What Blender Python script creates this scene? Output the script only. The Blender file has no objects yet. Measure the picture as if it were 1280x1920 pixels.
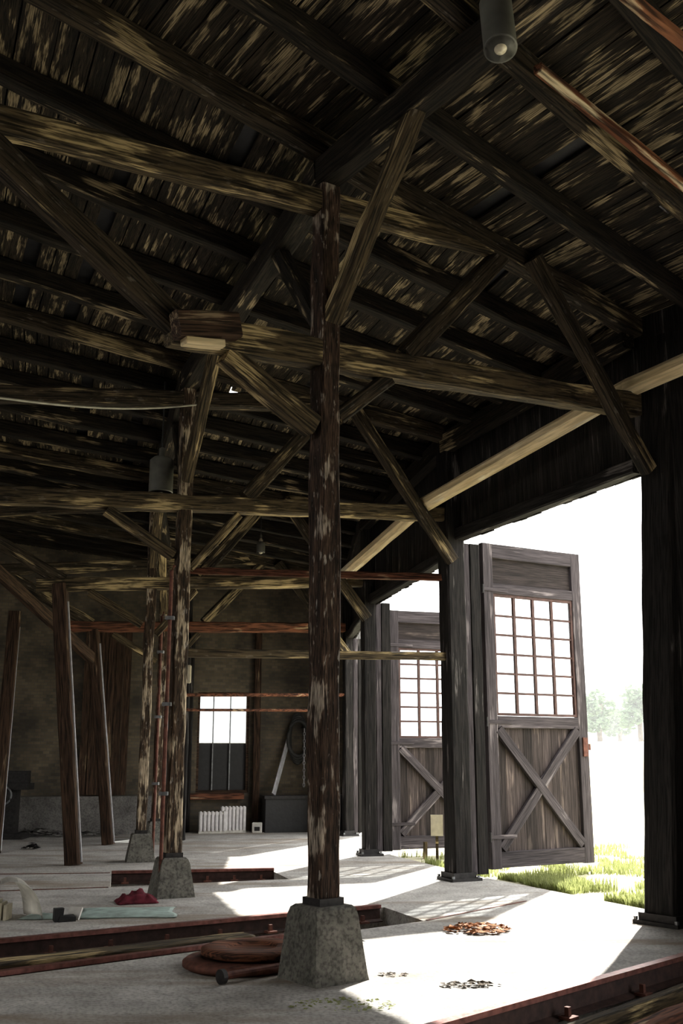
import bpy, bmesh, math, random
from mathutils import Vector, Matrix, noise
from mathutils.geometry import delaunay_2d_cdt
random.seed(7)
C = bpy.context.scene.collection
# ------------------------------------------------------------------ camera, sky, sun, exposure
FPX, CAMH = 1950.0, 1.55
TILT = math.atan(455 / FPX)
cam_data = bpy.data.cameras.new('camera'); cam = bpy.data.objects.new('camera', cam_data); C.objects.link(cam)
cam_data.sensor_fit = 'VERTICAL'; cam_data.sensor_height = 36; cam_data.lens = 36 * FPX / 1920
cam.location = (0, 0, CAMH); cam.rotation_euler = (math.pi / 2 + TILT, 0, 0)
cam_data.clip_end = 600
bpy.context.scene.camera = cam
SKY, SUN = 2.8, 9.0
world = bpy.data.worlds.new('world'); bpy.context.scene.world = world; world.use_nodes = True
bg = world.node_tree.nodes['Background']; bg.inputs[0].default_value = (1.0, 0.99, 0.965, 1); bg.inputs[1].default_value = SKY
sd = bpy.data.lights.new('sun', 'SUN'); sd.energy = SUN; sd.angle = 0.012; sd.color = (1.0, 0.96, 0.88)
so = bpy.data.objects.new('sun', sd); C.objects.link(so)
el = math.radians(39); sun_dir = Vector((.42, .90, 0)).normalized() * math.cos(el) + Vector((0, 0, math.sin(el)))
so.rotation_euler = sun_dir.to_track_quat('Z', 'Y').to_euler(); so.location = (12, 30, 25)
vs = bpy.context.scene.view_settings
vs.view_transform = 'Standard'; vs.look = 'None'; vs.gamma = 1; vs.use_curve_mapping = False; vs.exposure = 0.85

# ------------------------------------------------------------------ surveying helpers
def ray(px, py):
    u = (px - 640) / FPX; v = (960 - py) / FPX
    return Vector((u, math.cos(TILT) - v * math.sin(TILT), math.sin(TILT) + v * math.cos(TILT)))
def fl(px, py, z=0.0):
    d = ray(px, py); t = (z - CAMH) / d.z
    return Vector((d.x * t, d.y * t, z))
def at(px, py, y):
    d = ray(px, py); t = y / d.y
    return Vector((d.x * t, y, CAMH + d.z * t))
def plane_sz(px, py, P, Q):
    d = ray(px, py); e = (Q - P).normalized()
    det = e.x * (-d.y) + e.y * d.x
    s = ((-P.x) * (-d.y) + (-P.y) * d.x) / det
    t = (P.x + s * e.x) / d.x if abs(d.x) > 1e-5 else (P.y + s * e.y) / d.y
    return s, CAMH + d.z * t

# ------------------------------------------------------------------ materials
def nt(name):
    m = bpy.data.materials.new(name); m.use_nodes = True
    n = m.node_tree.nodes; l = m.node_tree.links
    return m, n, l, n['Principled BSDF']
def ramp(n, stops):
    r = n.new('ShaderNodeValToRGB'); e = r.color_ramp.elements
    e[0].position, e[0].color = stops[0][0], (*stops[0][1], 1); e[1].position, e[1].color = stops[-1][0], (*stops[-1][1], 1)
    for p, c in stops[1:-1]:
        x = e.new(p); x.color = (*c, 1)
    return r
def plain(name, col, rough=.7, metal=0, var=.25, scale=6, bump=.2):
    m, n, l, b = nt(name)
    tc = n.new('ShaderNodeTexCoord'); nz = n.new('ShaderNodeTexNoise'); nz.inputs['Scale'].default_value = scale; nz.inputs['Detail'].default_value = 6
    l.new(tc.outputs['Object'], nz.inputs['Vector'])
    r = ramp(n, [(.3, tuple(c * (1 - var) for c in col)), (.7, tuple(min(1, c * (1 + var)) for c in col))])
    l.new(nz.outputs['Fac'], r.inputs['Fac']); l.new(r.outputs['Color'], b.inputs['Base Color'])
    bp = n.new('ShaderNodeBump'); bp.inputs['Strength'].default_value = bump; bp.inputs['Distance'].default_value = .02
    l.new(nz.outputs['Fac'], bp.inputs['Height']); l.new(bp.outputs['Normal'], b.inputs['Normal'])
    b.inputs['Roughness'].default_value = rough; b.inputs['Metallic'].default_value = metal
    return m
def wood(name, dark, mid, pale, peel=.5, board=0.0, stretch=14, sx=.9, bump=.5, fleck=0, grain=.22):
    """grain runs along local X; peel = share of pale bare streaks; board = width of boards in local Y"""
    m, n, l, b = nt(name)
    tc = n.new('ShaderNodeTexCoord'); oi = n.new('ShaderNodeObjectInfo')
    mp = n.new('ShaderNodeMapping'); mp.inputs['Scale'].default_value = (sx, stretch, stretch)
    add = n.new('ShaderNodeVectorMath'); add.operation = 'ADD'
    rs = n.new('ShaderNodeVectorMath'); rs.operation = 'SCALE'; rs.inputs['Scale'].default_value = 40
    cmb = n.new('ShaderNodeCombineXYZ')
    for i in range(3): l.new(oi.outputs['Random'], cmb.inputs[i])
    l.new(cmb.outputs[0], rs.inputs[0]); l.new(tc.outputs['Object'], mp.inputs['Vector'])
    l.new(mp.outputs[0], add.inputs[0]); l.new(rs.outputs[0], add.inputs[1])
    vec = add.outputs[0]
    if board:
        sp = n.new('ShaderNodeSeparateXYZ'); l.new(tc.outputs['Object'], sp.inputs[0])
        dv = n.new('ShaderNodeMath'); dv.operation = 'DIVIDE'; dv.inputs[1].default_value = board; l.new(sp.outputs['Y'], dv.inputs[0])
        f_ = n.new('ShaderNodeMath'); f_.operation = 'FLOOR'; l.new(dv.outputs[0], f_.inputs[0])
        wn = n.new('ShaderNodeTexWhiteNoise'); wn.noise_dimensions = '1D'; l.new(f_.outputs[0], wn.inputs['W'])
        ws = n.new('ShaderNodeVectorMath'); ws.operation = 'SCALE'; ws.inputs['Scale'].default_value = 60
        l.new(wn.outputs['Color'], ws.inputs[0])
        a2 = n.new('ShaderNodeVectorMath'); a2.operation = 'ADD'; l.new(vec, a2.inputs[0]); l.new(ws.outputs[0], a2.inputs[1]); vec = a2.outputs[0]
    n1 = n.new('ShaderNodeTexNoise'); n1.inputs['Scale'].default_value = 1.0; n1.inputs['Detail'].default_value = 8; n1.inputs['Roughness'].default_value = .65
    l.new(vec, n1.inputs['Vector'])
    n2 = n.new('ShaderNodeTexNoise'); n2.inputs['Scale'].default_value = .8; n2.inputs['Detail'].default_value = 3
    m2 = n.new('ShaderNodeMapping'); m2.inputs['Scale'].default_value = (1.3, 2.6, 2.6); l.new(vec, m2.inputs['Vector'])
    m2.inputs['Scale'].default_value = (1.6, .25, .25)
    l.new(m2.outputs[0], n2.inputs['Vector'])
    base = ramp(n, [(.32, dark), (.68, mid)]); l.new(n1.outputs['Fac'], base.inputs['Fac'])
    sm = n.new('ShaderNodeMath'); sm.operation = 'ADD'; l.new(n1.outputs['Fac'], sm.inputs[0]); l.new(n2.outputs['Fac'], sm.inputs[1])
    t = 1.22 - .36 * peel
    mask = ramp(n, [(0, (0, 0, 0)), (1, (1, 1, 1))])
    mr = n.new('ShaderNodeMapRange'); mr.inputs[1].default_value = t; mr.inputs[2].default_value = t + .07; l.new(sm.outputs[0], mr.inputs[0])
    mx = n.new('ShaderNodeMix'); mx.data_type = 'RGBA'; l.new(mr.outputs[0], mx.inputs[0]); l.new(base.outputs[0], mx.inputs[6]); mx.inputs[7].default_value = (*pale, 1)
    out = mx.outputs[2]
    n.remove(mask)
    if fleck:
        n3 = n.new('ShaderNodeTexNoise'); n3.inputs['Scale'].default_value = 22; n3.inputs['Detail'].default_value = 4
        m3 = n.new('ShaderNodeMapping'); m3.inputs['Scale'].default_value = (.35, 1, 1); l.new(tc.outputs['Object'], m3.inputs[0]); l.new(m3.outputs[0], n3.inputs['Vector'])
        r3 = n.new('ShaderNodeMapRange'); r3.inputs[1].default_value = .62; r3.inputs[2].default_value = .68; l.new(n3.outputs['Fac'], r3.inputs[0])
        mu = n.new('ShaderNodeMath'); mu.operation = 'MULTIPLY'; mu.inputs[1].default_value = fleck; l.new(r3.outputs[0], mu.inputs[0])
        x3 = n.new('ShaderNodeMix'); x3.data_type = 'RGBA'; l.new(mu.outputs[0], x3.inputs[0]); l.new(out, x3.inputs[6]); x3.inputs[7].default_value = (.42, .38, .33, 1)
        out = x3.outputs[2]
    if board:
        bc = n.new('ShaderNodeMapRange'); bc.inputs[3].default_value = .45; bc.inputs[4].default_value = 1.25; l.new(wn.outputs['Value'], bc.inputs[0])
        vm = n.new('ShaderNodeVectorMath'); vm.operation = 'SCALE'; l.new(out, vm.inputs[0]); l.new(bc.outputs[0], vm.inputs['Scale']); out = vm.outputs[0]
    n4 = n.new('ShaderNodeTexNoise'); n4.inputs['Scale'].default_value = 1; n4.inputs['Detail'].default_value = 5
    m4 = n.new('ShaderNodeMapping'); m4.inputs['Scale'].default_value = (3.2, 5.5, 5.5); l.new(vec, m4.inputs['Vector']); l.new(m4.outputs[0], n4.inputs['Vector'])
    r4 = n.new('ShaderNodeMapRange'); r4.inputs[1].default_value = .40; r4.inputs[2].default_value = .56; r4.inputs[3].default_value = grain; r4.inputs[4].default_value = 1.0 + .35 * (1 - grain); l.new(n4.outputs['Fac'], r4.inputs[0])
    v4 = n.new('ShaderNodeVectorMath'); v4.operation = 'SCALE'; l.new(out, v4.inputs[0]); l.new(r4.outputs[0], v4.inputs['Scale']); out = v4.outputs[0]
    l.new(out, b.inputs['Base Color'])
    bp = n.new('ShaderNodeBump'); bp.inputs['Strength'].default_value = bump; bp.inputs['Distance'].default_value = .02
    l.new(n1.outputs['Fac'], bp.inputs['Height']); l.new(bp.outputs['Normal'], b.inputs['Normal'])
    b.inputs['Roughness'].default_value = .85; b.inputs['Specular IOR Level'].default_value = .25
    return m
M = {}
M['postlight'] = wood('flaked_column_timber', (.018, .012, .008), (.10, .062, .036), (.42, .34, .24), .52, stretch=20, sx=2.0, bump=.9, fleck=.6)
M['rustpale'] = wood('rusty_flaking_timber', (.09, .03, .014), (.26, .11, .05), (.55, .45, .29), .62, stretch=6, sx=.5)
M['bars'] = None
M['beam'] = wood('weathered_beam', (.016, .012, .008), (.062, .045, .026), (.30, .23, .125), .38, stretch=12, fleck=.15)
M['tie'] = wood('tie_timber', (.03, .021, .012), (.12, .088, .045), (.42, .32, .165), .42, stretch=11, fleck=.12)
M['rafter'] = wood('rafter_timber', (.007, .0055, .004), (.028, .021, .014), (.30, .235, .14), .22, stretch=12)
M['post'] = wood('column_timber', (.012, .008, .006), (.10, .060, .040), (.36, .30, .24), .32, stretch=22, sx=2.4, bump=.9, fleck=.7)
M['darkpost'] = wood('tarred_post', (.007, .006, .0055), (.020, .017, .016), (.12, .11, .105), .12, stretch=14)
M['prop'] = wood('brown_prop', (.028, .015, .009), (.078, .045, .027), (.22, .16, .10), .12, stretch=14)
M['deck'] = wood('roof_boards', (.006, .005, .004), (.048, .035, .021), (.31, .245, .145), .46, board=.15, stretch=26, sx=1.5)
M['wallboard'] = wood('dark_wall_boards', (.009, .008, .0075), (.03, .026, .024), (.10, .09, .085), .16, board=.14, stretch=14)
M['door'] = wood('grey_door_timber', (.032, .027, .030), (.085, .072, .078), (.20, .175, .18), .26, stretch=16, grain=.55)
M['doorplank'] = wood('door_planks', (.030, .023, .022), (.075, .058, .055), (.16, .125, .11), .2, board=.16, stretch=16, grain=.5)
M['pale'] = wood('pale_timber', (.62, .47, .25), (.85, .70, .44), (.88, .78, .55), .3, stretch=8, bump=.2, grain=.8)
M['rustwood'] = wood('rusty_rail', (.06, .025, .015), (.20, .075, .038), (.38, .26, .16), .3, stretch=8)
M['bars'] = plain('dark_window_bars', (.07, .035, .03), .8, 0, .4, 14)
M['rust'] = plain('rusted_steel', (.13, .05, .035), .75, .4, .5, 14)
M['shaded_rail'] = plain('shaded_rail_steel', (.045, .022, .018), .8, .2, .5, 14)  # rail sides darker than the head: their shade is put into the colour
M['railtop'] = plain('rail_head', (.22, .09, .075), .45, .6, .4, 18)
M['dark'] = plain('dark_iron', (.03, .028, .028), .6, .5, .4, 20)
M['iron'] = plain('grey_iron', (.22, .23, .24), .45, .7, .4, 16)
M['white'] = plain('dirty_white', (.62, .60, .55), .6, 0, .2, 9)
M['cream'] = plain('cream_enamel', (.55, .5, .38), .5, 0, .2, 9)
M['radiator'] = plain('white_radiator', (.72, .70, .70), .5, 0, .15, 14)
M['red'] = plain('red_cloth', (.22, .03, .05), .9, 0, .5, 14)
M['teal'] = plain('pale_teal_sheet', (.55, .66, .62), .8, 0, .25, 9)
M['lampgrey'] = plain('lamp_enamel', (.13, .13, .11), .5, 0, .25, 8)
M['bulb'] = plain('bulb_glass', (.75, .68, .5), .2, 0, .2, 20)
M['black'] = plain('black_rubber', (.012, .012, .013), .6, 0, .3, 12)
M['rope'] = plain('black_hose', (.03, .03, .028), .7, 0, .4, 30)
M['leaf'] = plain('dry_leaves', (.34, .14, .05), .9, 0, .6, 30)
M['gravel'] = plain('channel_debris', (.09, .07, .05), .95, 0, .6, 18, 1)
M['pole'] = plain('galvanised_pole', (.5, .5, .52), .4, .3, .2, 10)
M['teal_cable'] = plain('pale_cable', (.38, .36, .3), .7)
M['bark'] = plain('bark', (.10, .08, .06), .9, 0, .4, 5)

def concrete(name, a, b_, scale, speck=.3, stain=None):
    m, n, l, b = nt(name)
    tc = n.new('ShaderNodeTexCoord')
    n1 = n.new('ShaderNodeTexNoise'); n1.inputs['Scale'].default_value = scale; n1.inputs['Detail'].default_value = 10; n1.inputs['Roughness'].default_value = .7
    l.new(tc.outputs['Object'], n1.inputs['Vector'])
    r = ramp(n, [(.33, a), (.62, b_)]); l.new(n1.outputs['Fac'], r.inputs['Fac'])
    n2 = n.new('ShaderNodeTexNoise'); n2.inputs['Scale'].default_value = 35; n2.inputs['Detail'].default_value = 5; l.new(tc.outputs['Object'], n2.inputs['Vector'])
    r2 = ramp(n, [(.36, (1 - speck,) * 3), (.55, (1, 1, 1))]); l.new(n2.outputs['Fac'], r2.inputs['Fac'])
    mx = n.new('ShaderNodeMix'); mx.data_type = 'RGBA'; mx.blend_type = 'MULTIPLY'; mx.inputs[0].default_value = 1
    l.new(r.outputs[0], mx.inputs[6]); l.new(r2.outputs[0], mx.inputs[7]); out = mx.outputs[2]
    if stain:
        n3 = n.new('ShaderNodeTexNoise'); n3.inputs['Scale'].default_value = .55; n3.inputs['Detail'].default_value = 7; n3.inputs['Roughness'].default_value = .65
        m3 = n.new('ShaderNodeMapping'); m3.inputs['Rotation'].default_value = (0, 0, -.35); m3.inputs['Scale'].default_value = (.5, 2.6, 1); l.new(tc.outputs['Object'], m3.inputs[0]); l.new(m3.outputs[0], n3.inputs['Vector'])
        r3 = n.new('ShaderNodeMapRange'); r3.inputs[1].default_value = .50; r3.inputs[2].default_value = .66; r3.inputs[4].default_value = .85; l.new(n3.outputs['Fac'], r3.inputs[0])
        x = n.new('ShaderNodeMix'); x.data_type = 'RGBA'; l.new(r3.outputs[0], x.inputs[0]); l.new(out, x.inputs[6]); x.inputs[7].default_value = (*stain, 1); out = x.outputs[2]
        vo = n.new('ShaderNodeTexVoronoi'); vo.feature = 'DISTANCE_TO_EDGE'; vo.inputs['Scale'].default_value = .45
        dn = n.new('ShaderNodeVectorMath'); dn.operation = 'ADD'; sc = n.new('ShaderNodeVectorMath'); sc.operation = 'SCALE'; sc.inputs['Scale'].default_value = .7
        l.new(n1.outputs['Color'], sc.inputs[0]); l.new(sc.outputs[0], dn.inputs[0]); l.new(tc.outputs['Object'], dn.inputs[1]); l.new(dn.outputs[0], vo.inputs['Vector'])
        vr = n.new('ShaderNodeMapRange'); vr.inputs[1].default_value = .002; vr.inputs[2].default_value = .008; vr.inputs[3].default_value = .75; vr.inputs[4].default_value = 1; l.new(vo.outputs['Distance'], vr.inputs[0])
        vm = n.new('ShaderNodeVectorMath'); vm.operation = 'SCALE'; l.new(out, vm.inputs[0]); l.new(vr.outputs[0], vm.inputs['Scale']); out = vm.outputs[0]
    l.new(out, b.inputs['Base Color'])
    bp = n.new('ShaderNodeBump'); bp.inputs['Strength'].default_value = .5; bp.inputs['Distance'].default_value = .03
    l.new(n1.outputs['Fac'], bp.inputs['Height']); l.new(bp.outputs['Normal'], b.inputs['Normal']); b.inputs['Roughness'].default_value = .85
    return m
M['floor'] = concrete('dusty_concrete_floor', (.28, .265, .245), (.52, .50, .47), 2.2, .38, (.20, .15, .10))
M['footing'] = concrete('footing_concrete', (.085, .085, .07), (.20, .19, .165), 6, .55)
M['plinth'] = concrete('plinth_masonry', (.09, .085, .08), (.20, .19, .18), 3, .4)
M['field'] = concrete('dry_grass_field', (.42, .40, .26), (.58, .55, .38), .35, .3)
def brickmat():
    m, n, l, b = nt('sooty_brick')
    tc = n.new('ShaderNodeTexCoord'); mp = n.new('ShaderNodeMapping'); mp.inputs['Rotation'].default_value = (math.pi / 2, 0, 0)
    l.new(tc.outputs['Object'], mp.inputs[0])
    br = n.new('ShaderNodeTexBrick'); br.inputs['Scale'].default_value = 4; br.inputs['Color1'].default_value = (.13, .105, .072, 1); br.inputs['Color2'].default_value = (.075, .063, .047, 1)
    br.inputs['Mortar'].default_value = (.08, .075, .066, 1); br.inputs['Mortar Size'].default_value = .02
    l.new(mp.outputs[0], br.inputs['Vector'])
    nz = n.new('ShaderNodeTexNoise'); nz.inputs['Scale'].default_value = 1.2; nz.inputs['Detail'].default_value = 8; l.new(tc.outputs['Object'], nz.inputs[0])
    r = ramp(n, [(.35, (.45, .45, .45)), (.65, (1.3, 1.25, 1.15))]); l.new(nz.outputs['Fac'], r.inputs[0])
    mx = n.new('ShaderNodeMix'); mx.data_type = 'RGBA'; mx.blend_type = 'MULTIPLY'; mx.inputs[0].default_value = 1
    l.new(br.outputs['Color'], mx.inputs[6]); l.new(r.outputs[0], mx.inputs[7]); l.new(mx.outputs[2], b.inputs['Base Color'])
    b.inputs['Roughness'].default_value = .9
    return m
M['brick'] = brickmat()
def glassmat():
    m, n, l, b = nt('dusty_glass')
    t = n.new('ShaderNodeBsdfTransparent'); t.inputs[0].default_value = (.93, .96, .98, 1)
    g = n.new('ShaderNodeBsdfGlossy'); g.inputs['Roughness'].default_value = .1
    d = n.new('ShaderNodeBsdfDiffuse'); d.inputs[0].default_value = (.6, .65, .7, 1)
    a = n.new('ShaderNodeMixShader'); a.inputs[0].default_value = .3; l.new(g.outputs[0], a.inputs[1]); l.new(d.outputs[0], a.inputs[2])
    x = n.new('ShaderNodeMixShader'); x.inputs[0].default_value = .35; l.new(t.outputs[0], x.inputs[1]); l.new(a.outputs[0], x.inputs[2])
    l.new(x.outputs[0], n['Material Output'].inputs[0]); return m
M['glass'] = glassmat()
def leafmat(name, col):
    m, n, l, b = nt(name)
    tr = n.new('ShaderNodeBsdfTranslucent'); tr.inputs[0].default_value = (*[min(1, c * 1.2) for c in col], 1)
    oi = n.new('ShaderNodeTexCoord'); nz = n.new('ShaderNodeTexNoise'); nz.inputs['Scale'].default_value = 3; l.new(oi.outputs['Object'], nz.inputs[0])
    r = ramp(n, [(.35, tuple(c * .6 for c in col)), (.65, col)]); l.new(nz.outputs['Fac'], r.inputs[0]); l.new(r.outputs[0], b.inputs['Base Color']); l.new(r.outputs[0], tr.inputs[0])
    x = n.new('ShaderNodeMixShader'); x.inputs[0].default_value = .5; l.new(b.outputs[0], x.inputs[1]); l.new(tr.outputs[0], x.inputs[2]); l.new(x.outputs[0], n['Material Output'].inputs[0])
    b.inputs['Roughness'].default_value = .8
    return m
M['grass'] = leafmat('grass_blades', (.36, .40, .15)); M['foliage'] = leafmat('tree_foliage', (.22, .32, .2))

# ------------------------------------------------------------------ object helpers
MATS = {}
def wm(o): return MATS.get(o.name, Matrix.Identity(4))
def obj(name, bm, mat, parent=None, Mx=None, smooth=False):
    me = bpy.data.meshes.new(name); bm.to_mesh(me); bm.free()
    if smooth:
        for p in me.polygons: p.use_smooth = True
    me.materials.append(M[mat] if isinstance(mat, str) else mat)
    o = bpy.data.objects.new(name, me); C.objects.link(o)
    Mx = Mx or Matrix.Identity(4)
    if parent:
        o.parent = parent; o.matrix_local = wm(parent).inverted() @ Mx
    else: o.matrix_local = Mx
    MATS[o.name] = Mx
    return o
def tag(o, label=None, cat=None, group=None, kind=None):
    if label: o['label'] = label
    if cat: o['category'] = cat
    if group: o['group'] = group
    if kind: o['kind'] = kind
    return o
def thing(name, loc, label, cat, group=None, rz=0, kind=None):
    o = bpy.data.objects.new(name, None); o.empty_display_size = .1; C.objects.link(o)
    Mx = Matrix.Translation(Vector(loc)) @ Matrix.Rotation(rz, 4, 'Z'); o.matrix_local = Mx; MATS[o.name] = Mx
    return tag(o, label, cat, group, kind)
def addbox(bm, x0, x1, y0, y1, z0, z1, M4=None):
    vs_ = [Vector((x, y, z)) for x in (x0, x1) for y in (y0, y1) for z in (z0, z1)]
    if M4: vs_ = [M4 @ v for v in vs_]
    v = [bm.verts.new(p) for p in vs_]
    for f in ((0, 1, 3, 2), (4, 6, 7, 5), (0, 4, 5, 1), (2, 3, 7, 6), (0, 2, 6, 4), (1, 5, 7, 3)): bm.faces.new([v[i] for i in f])
    return v
def axis(p0, p1, up=Vector((0, 0, 1)), roll=0):
    x = (p1 - p0).normalized()
    if abs(x.dot(up)) > .98: up = Vector((1, 0, 0))
    y = up.cross(x).normalized(); z = x.cross(y)
    R = Matrix((x, y, z)).transposed().to_4x4()
    return Matrix.Translation(p0) @ R @ Matrix.Rotation(roll, 4, 'X')
def hewn(L, w, h, rough=.006, seg=None, cham=.12, taper=1.0, bow=0.0, sd_=0):
    """a squared timber along +X with chamfered arrises and an uneven surface"""
    bm = bmesh.new(); seg = seg or max(2, int(L / .22)); c = min(w, h) * cham
    prof = [(-w/2 + c, -h/2), (w/2 - c, -h/2), (w/2, -h/2 + c), (w/2, h/2 - c), (w/2 - c, h/2), (-w/2 + c, h/2), (-w/2, h/2 - c), (-w/2, -h/2 + c)]
    rings = []
    for i in range(seg + 1):
        t = i / seg; k = 1 + (taper - 1) * t; ring = []
        b = bow * math.sin(math.pi * t)
        for (y, z) in prof:
            q = noise.noise_vector(Vector((t * L * 2.2 + sd_ * 7.7, y * 9, z * 9 + sd_)))
            ring.append(bm.verts.new((t * L, y * k + q.y * rough * 2, z * k + q.z * rough * 2 + b)))
        rings.append(ring)
    for i in range(seg):
        for j in range(8): bm.faces.new((rings[i][j], rings[i][(j + 1) % 8], rings[i+1][(j + 1) % 8], rings[i+1][j]))
    bm.faces.new(list(reversed(rings[0]))); bm.faces.new(rings[-1])
    bmesh.ops.recalc_face_normals(bm, faces=bm.faces)
    return bm
SEED = [0]
def beam(name, p0, p1, w, h, mat, parent=None, rough=.006, roll=0, taper=1.0, bow=0, cham=.12):
    SEED[0] += 1
    p0 = Vector(p0); p1 = Vector(p1)
    return obj(name, hewn((p1 - p0).length, w, h, rough, None, cham, taper, bow, SEED[0]), mat, parent, axis(p0, p1, roll=roll))
def tube(pts, r, n=10, closed=False, bm=None):
    bm = bm or bmesh.new(); pts = [Vector(p) for p in pts]; rings = []
    N = len(pts)
    for i, p in enumerate(pts):
        a = pts[(i - 1) % N] if (closed or i > 0) else p; b = pts[(i + 1) % N] if (closed or i < N - 1) else p
        d = (b - a).normalized(); u = Vector((0, 0, 1)) if abs(d.z) < .95 else Vector((1, 0, 0))
        s = d.cross(u).normalized(); t = s.cross(d)
        rings.append([bm.verts.new(p + (s * math.cos(q) + t * math.sin(q)) * r) for q in [2 * math.pi * k / n for k in range(n)]])
    for i in range(N if closed else N - 1):
        A, B = rings[i], rings[(i + 1) % N]
        for j in range(n): bm.faces.new((A[j], A[(j + 1) % n], B[(j + 1) % n], B[j]))
    if not closed:
        bm.faces.new(rings[0]); bm.faces.new(rings[-1])
    bmesh.ops.recalc_face_normals(bm, faces=bm.faces)
    return bm
def lathe(prof, n=28, bm=None):
    bm = bm or bmesh.new(); rings = []
    for r, z in prof: rings.append([bm.verts.new((max(r, .0005) * math.cos(2*math.pi*k/n), max(r, .0005) * math.sin(2*math.pi*k/n), z)) for k in range(n)])
    for i in range(len(rings) - 1):
        for j in range(n): bm.faces.new((rings[i][j], rings[i][(j+1) % n], rings[i+1][(j+1) % n], rings[i+1][j]))
    bm.faces.new(rings[0]); bm.faces.new(rings[-1])
    bmesh.ops.recalc_face_normals(bm, faces=bm.faces)
    return bm

# ------------------------------------------------------------------ the plan: radial frame lines
def ringp(a, R): return Vector((17.1 - R * math.cos(math.radians(a)), 21.0 - R * math.sin(math.radians(a)), 0))
INNER = {-3: Vector((10.05, -1.94, 0)), -2: Vector((6.0, .64, 0)), -1: Vector((2.55, 3.97, 0)), 0: fl(605, 1835), 1: fl(320, 1680), 2: fl(262, 1615), 3: fl(290, 1578)}
OUTER = {-3: Vector((11.55, 2.7, 0)), -2: Vector((8.25, 4.7, 0)), -1: Vector((5.39, 7.3, 0)), 0: fl(1258, 1732), 1: fl(860, 1650), 2: fl(692, 1604), 3: fl(652, 1567)}
WF0, WF1 = fl(40, 1565), fl(620, 1555)          # foot of the far end wall
WD = (WF1 - WF0).normalized()
INNER[4] = WF0 + WD * ((-3.2 - WF0.x) / WD.x); OUTER[4] = WF0 + WD * ((.45 - WF0.x) / WD.x)
HS = {-3: 1.0, -2: 1.0, -1: 1.0, 0: 1.0, 1: .97, 2: .905, 3: .85, 4: .82}
def ln(i, s, z): 
    d = (OUTER[i] - INNER[i]).normalized(); p = INNER[i] + d * s
    return Vector((p.x, p.y, z))
def LW(i): return (OUTER[i] - INNER[i]).length
def rp(i, px, py):
    s, z = plane_sz(px, py, INNER[i], OUTER[i]); return ln(i, s, z)
def roofz(i, s): return (6.68 - .13 * s) * HS[i]       # underside of the roof boards
SIN = -13.0
WHERE = {-2: 'behind the camera', -1: 'nearest the camera', 0: 'over the front column', 1: 'over the second column', 2: 'over the third column', 3: 'over the fourth column'}

# ------------------------------------------------------------------ floor with rail channels
CH = []
def chan(pts): CH.append([Vector((p.x, p.y, 0)) for p in pts]); return CH[-1]
ch0 = chan([fl(760, 1945), fl(1340, 1780), fl(1340, 1780) + Vector((1.1, -1.25, 0)), fl(640, 1945) + Vector((1.3, -2.4, 0))])
ch1 = chan([fl(-220, 1788), fl(720, 1701), fl(795, 1727), fl(-220, 1862)])
ch2 = chan([fl(209, 1640), fl(512, 1634), fl(541, 1648), fl(206, 1663)])
outer_loop = [Vector((-16, -3.5, 0)), Vector((12.5, -3.5, 0)), OUTER[-3] + Vector((.2, .1, 0)), OUTER[-2] + Vector((.35, .2, 0)), OUTER[-1] + Vector((.25, .15, 0)), OUTER[0] + Vector((.3, .35, 0)), OUTER[1] + Vector((.35, .3, 0)), OUTER[2] + Vector((.35, .1, 0)), OUTER[3] + Vector((.3, 0, 0)), OUTER[4] + Vector((.3, .4, 0)), WF0 - WD * 10 + Vector((0, .4, 0))]
verts2 = [v.xy for v in outer_loop]; faces_in = [list(range(len(outer_loop)))]; k = len(verts2); holes = []
for c in CH:
    verts2 += [v.xy for v in c]; faces_in.append(list(range(k, k + len(c)))); k += len(c)
rv, re_, rf, ov, oe, of = delaunay_2d_cdt(verts2, [], faces_in, 1, 1e-5)
bm = bmesh.new(); bv = [bm.verts.new((v.x, v.y, 0)) for v in rv]
for f, src in zip(rf, of):
    cx_, cy_ = sum(rv[i].x for i in f) / len(f), sum(rv[i].y for i in f) / len(f)
    def inside(poly, x, y):
        c_ = False
        for a_ in range(len(poly)):
            p_, q_ = poly[a_ - 1], poly[a_]
            if (p_.y > y) != (q_.y > y) and x < (q_.x - p_.x) * (y - p_.y) / (q_.y - p_.y) + p_.x: c_ = not c_
        return c_
    if inside(outer_loop, cx_, cy_) and not any(inside(c_, cx_, cy_) for c_ in CH): bm.faces.new([bv[i] for i in f])
for v in list(bm.verts):
    if not v.link_faces: bm.verts.remove(v)
bmesh.ops.recalc_face_normals(bm, faces=bm.faces)
for f in bm.faces:
    if f.normal.z < 0: f.normal_flip()
edges = [e for e in bm.edges if e.is_boundary]
g = bmesh.ops.extrude_edge_only(bm, edges=edges)
for v in g['geom']:
    if isinstance(v, bmesh.types.BMVert): v.co.z = -.5
tag(obj('floor', bm, 'floor'), 'pale dusty concrete floor of the engine shed with rail channels', None, None, 'structure')
for c, dz, nm in ((ch0, -.24, 'curved'), (ch1, -.17, 'long'), (ch2, -.3, 'short')):
    bm = bmesh.new(); q = c
    N = 26; grid = []
    for a in range(N + 1):
        row = []
        for b in range(7):
            u, w = a / N, b / 6
            p = (q[0].lerp(q[1], u)).lerp(q[3].lerp(q[2], u), w)
            row.append(bm.verts.new((p.x, p.y, dz + .05 * noise.noise(Vector((p.x * 3, p.y * 3, 0))) - (.3 if (c is ch1 and u > .86) else 0))))
        grid.append(row)
    for a in range(N):
        for b in range(6): bm.faces.new((grid[a][b], grid[a+1][b], grid[a+1][b+1], grid[a][b+1]))
    tag(obj('trim_%d' % (CH.index(c) + 1), bm, 'gravel'), 'rubble bed in the %s rail channel' % nm, None, None, 'structure')

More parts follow.
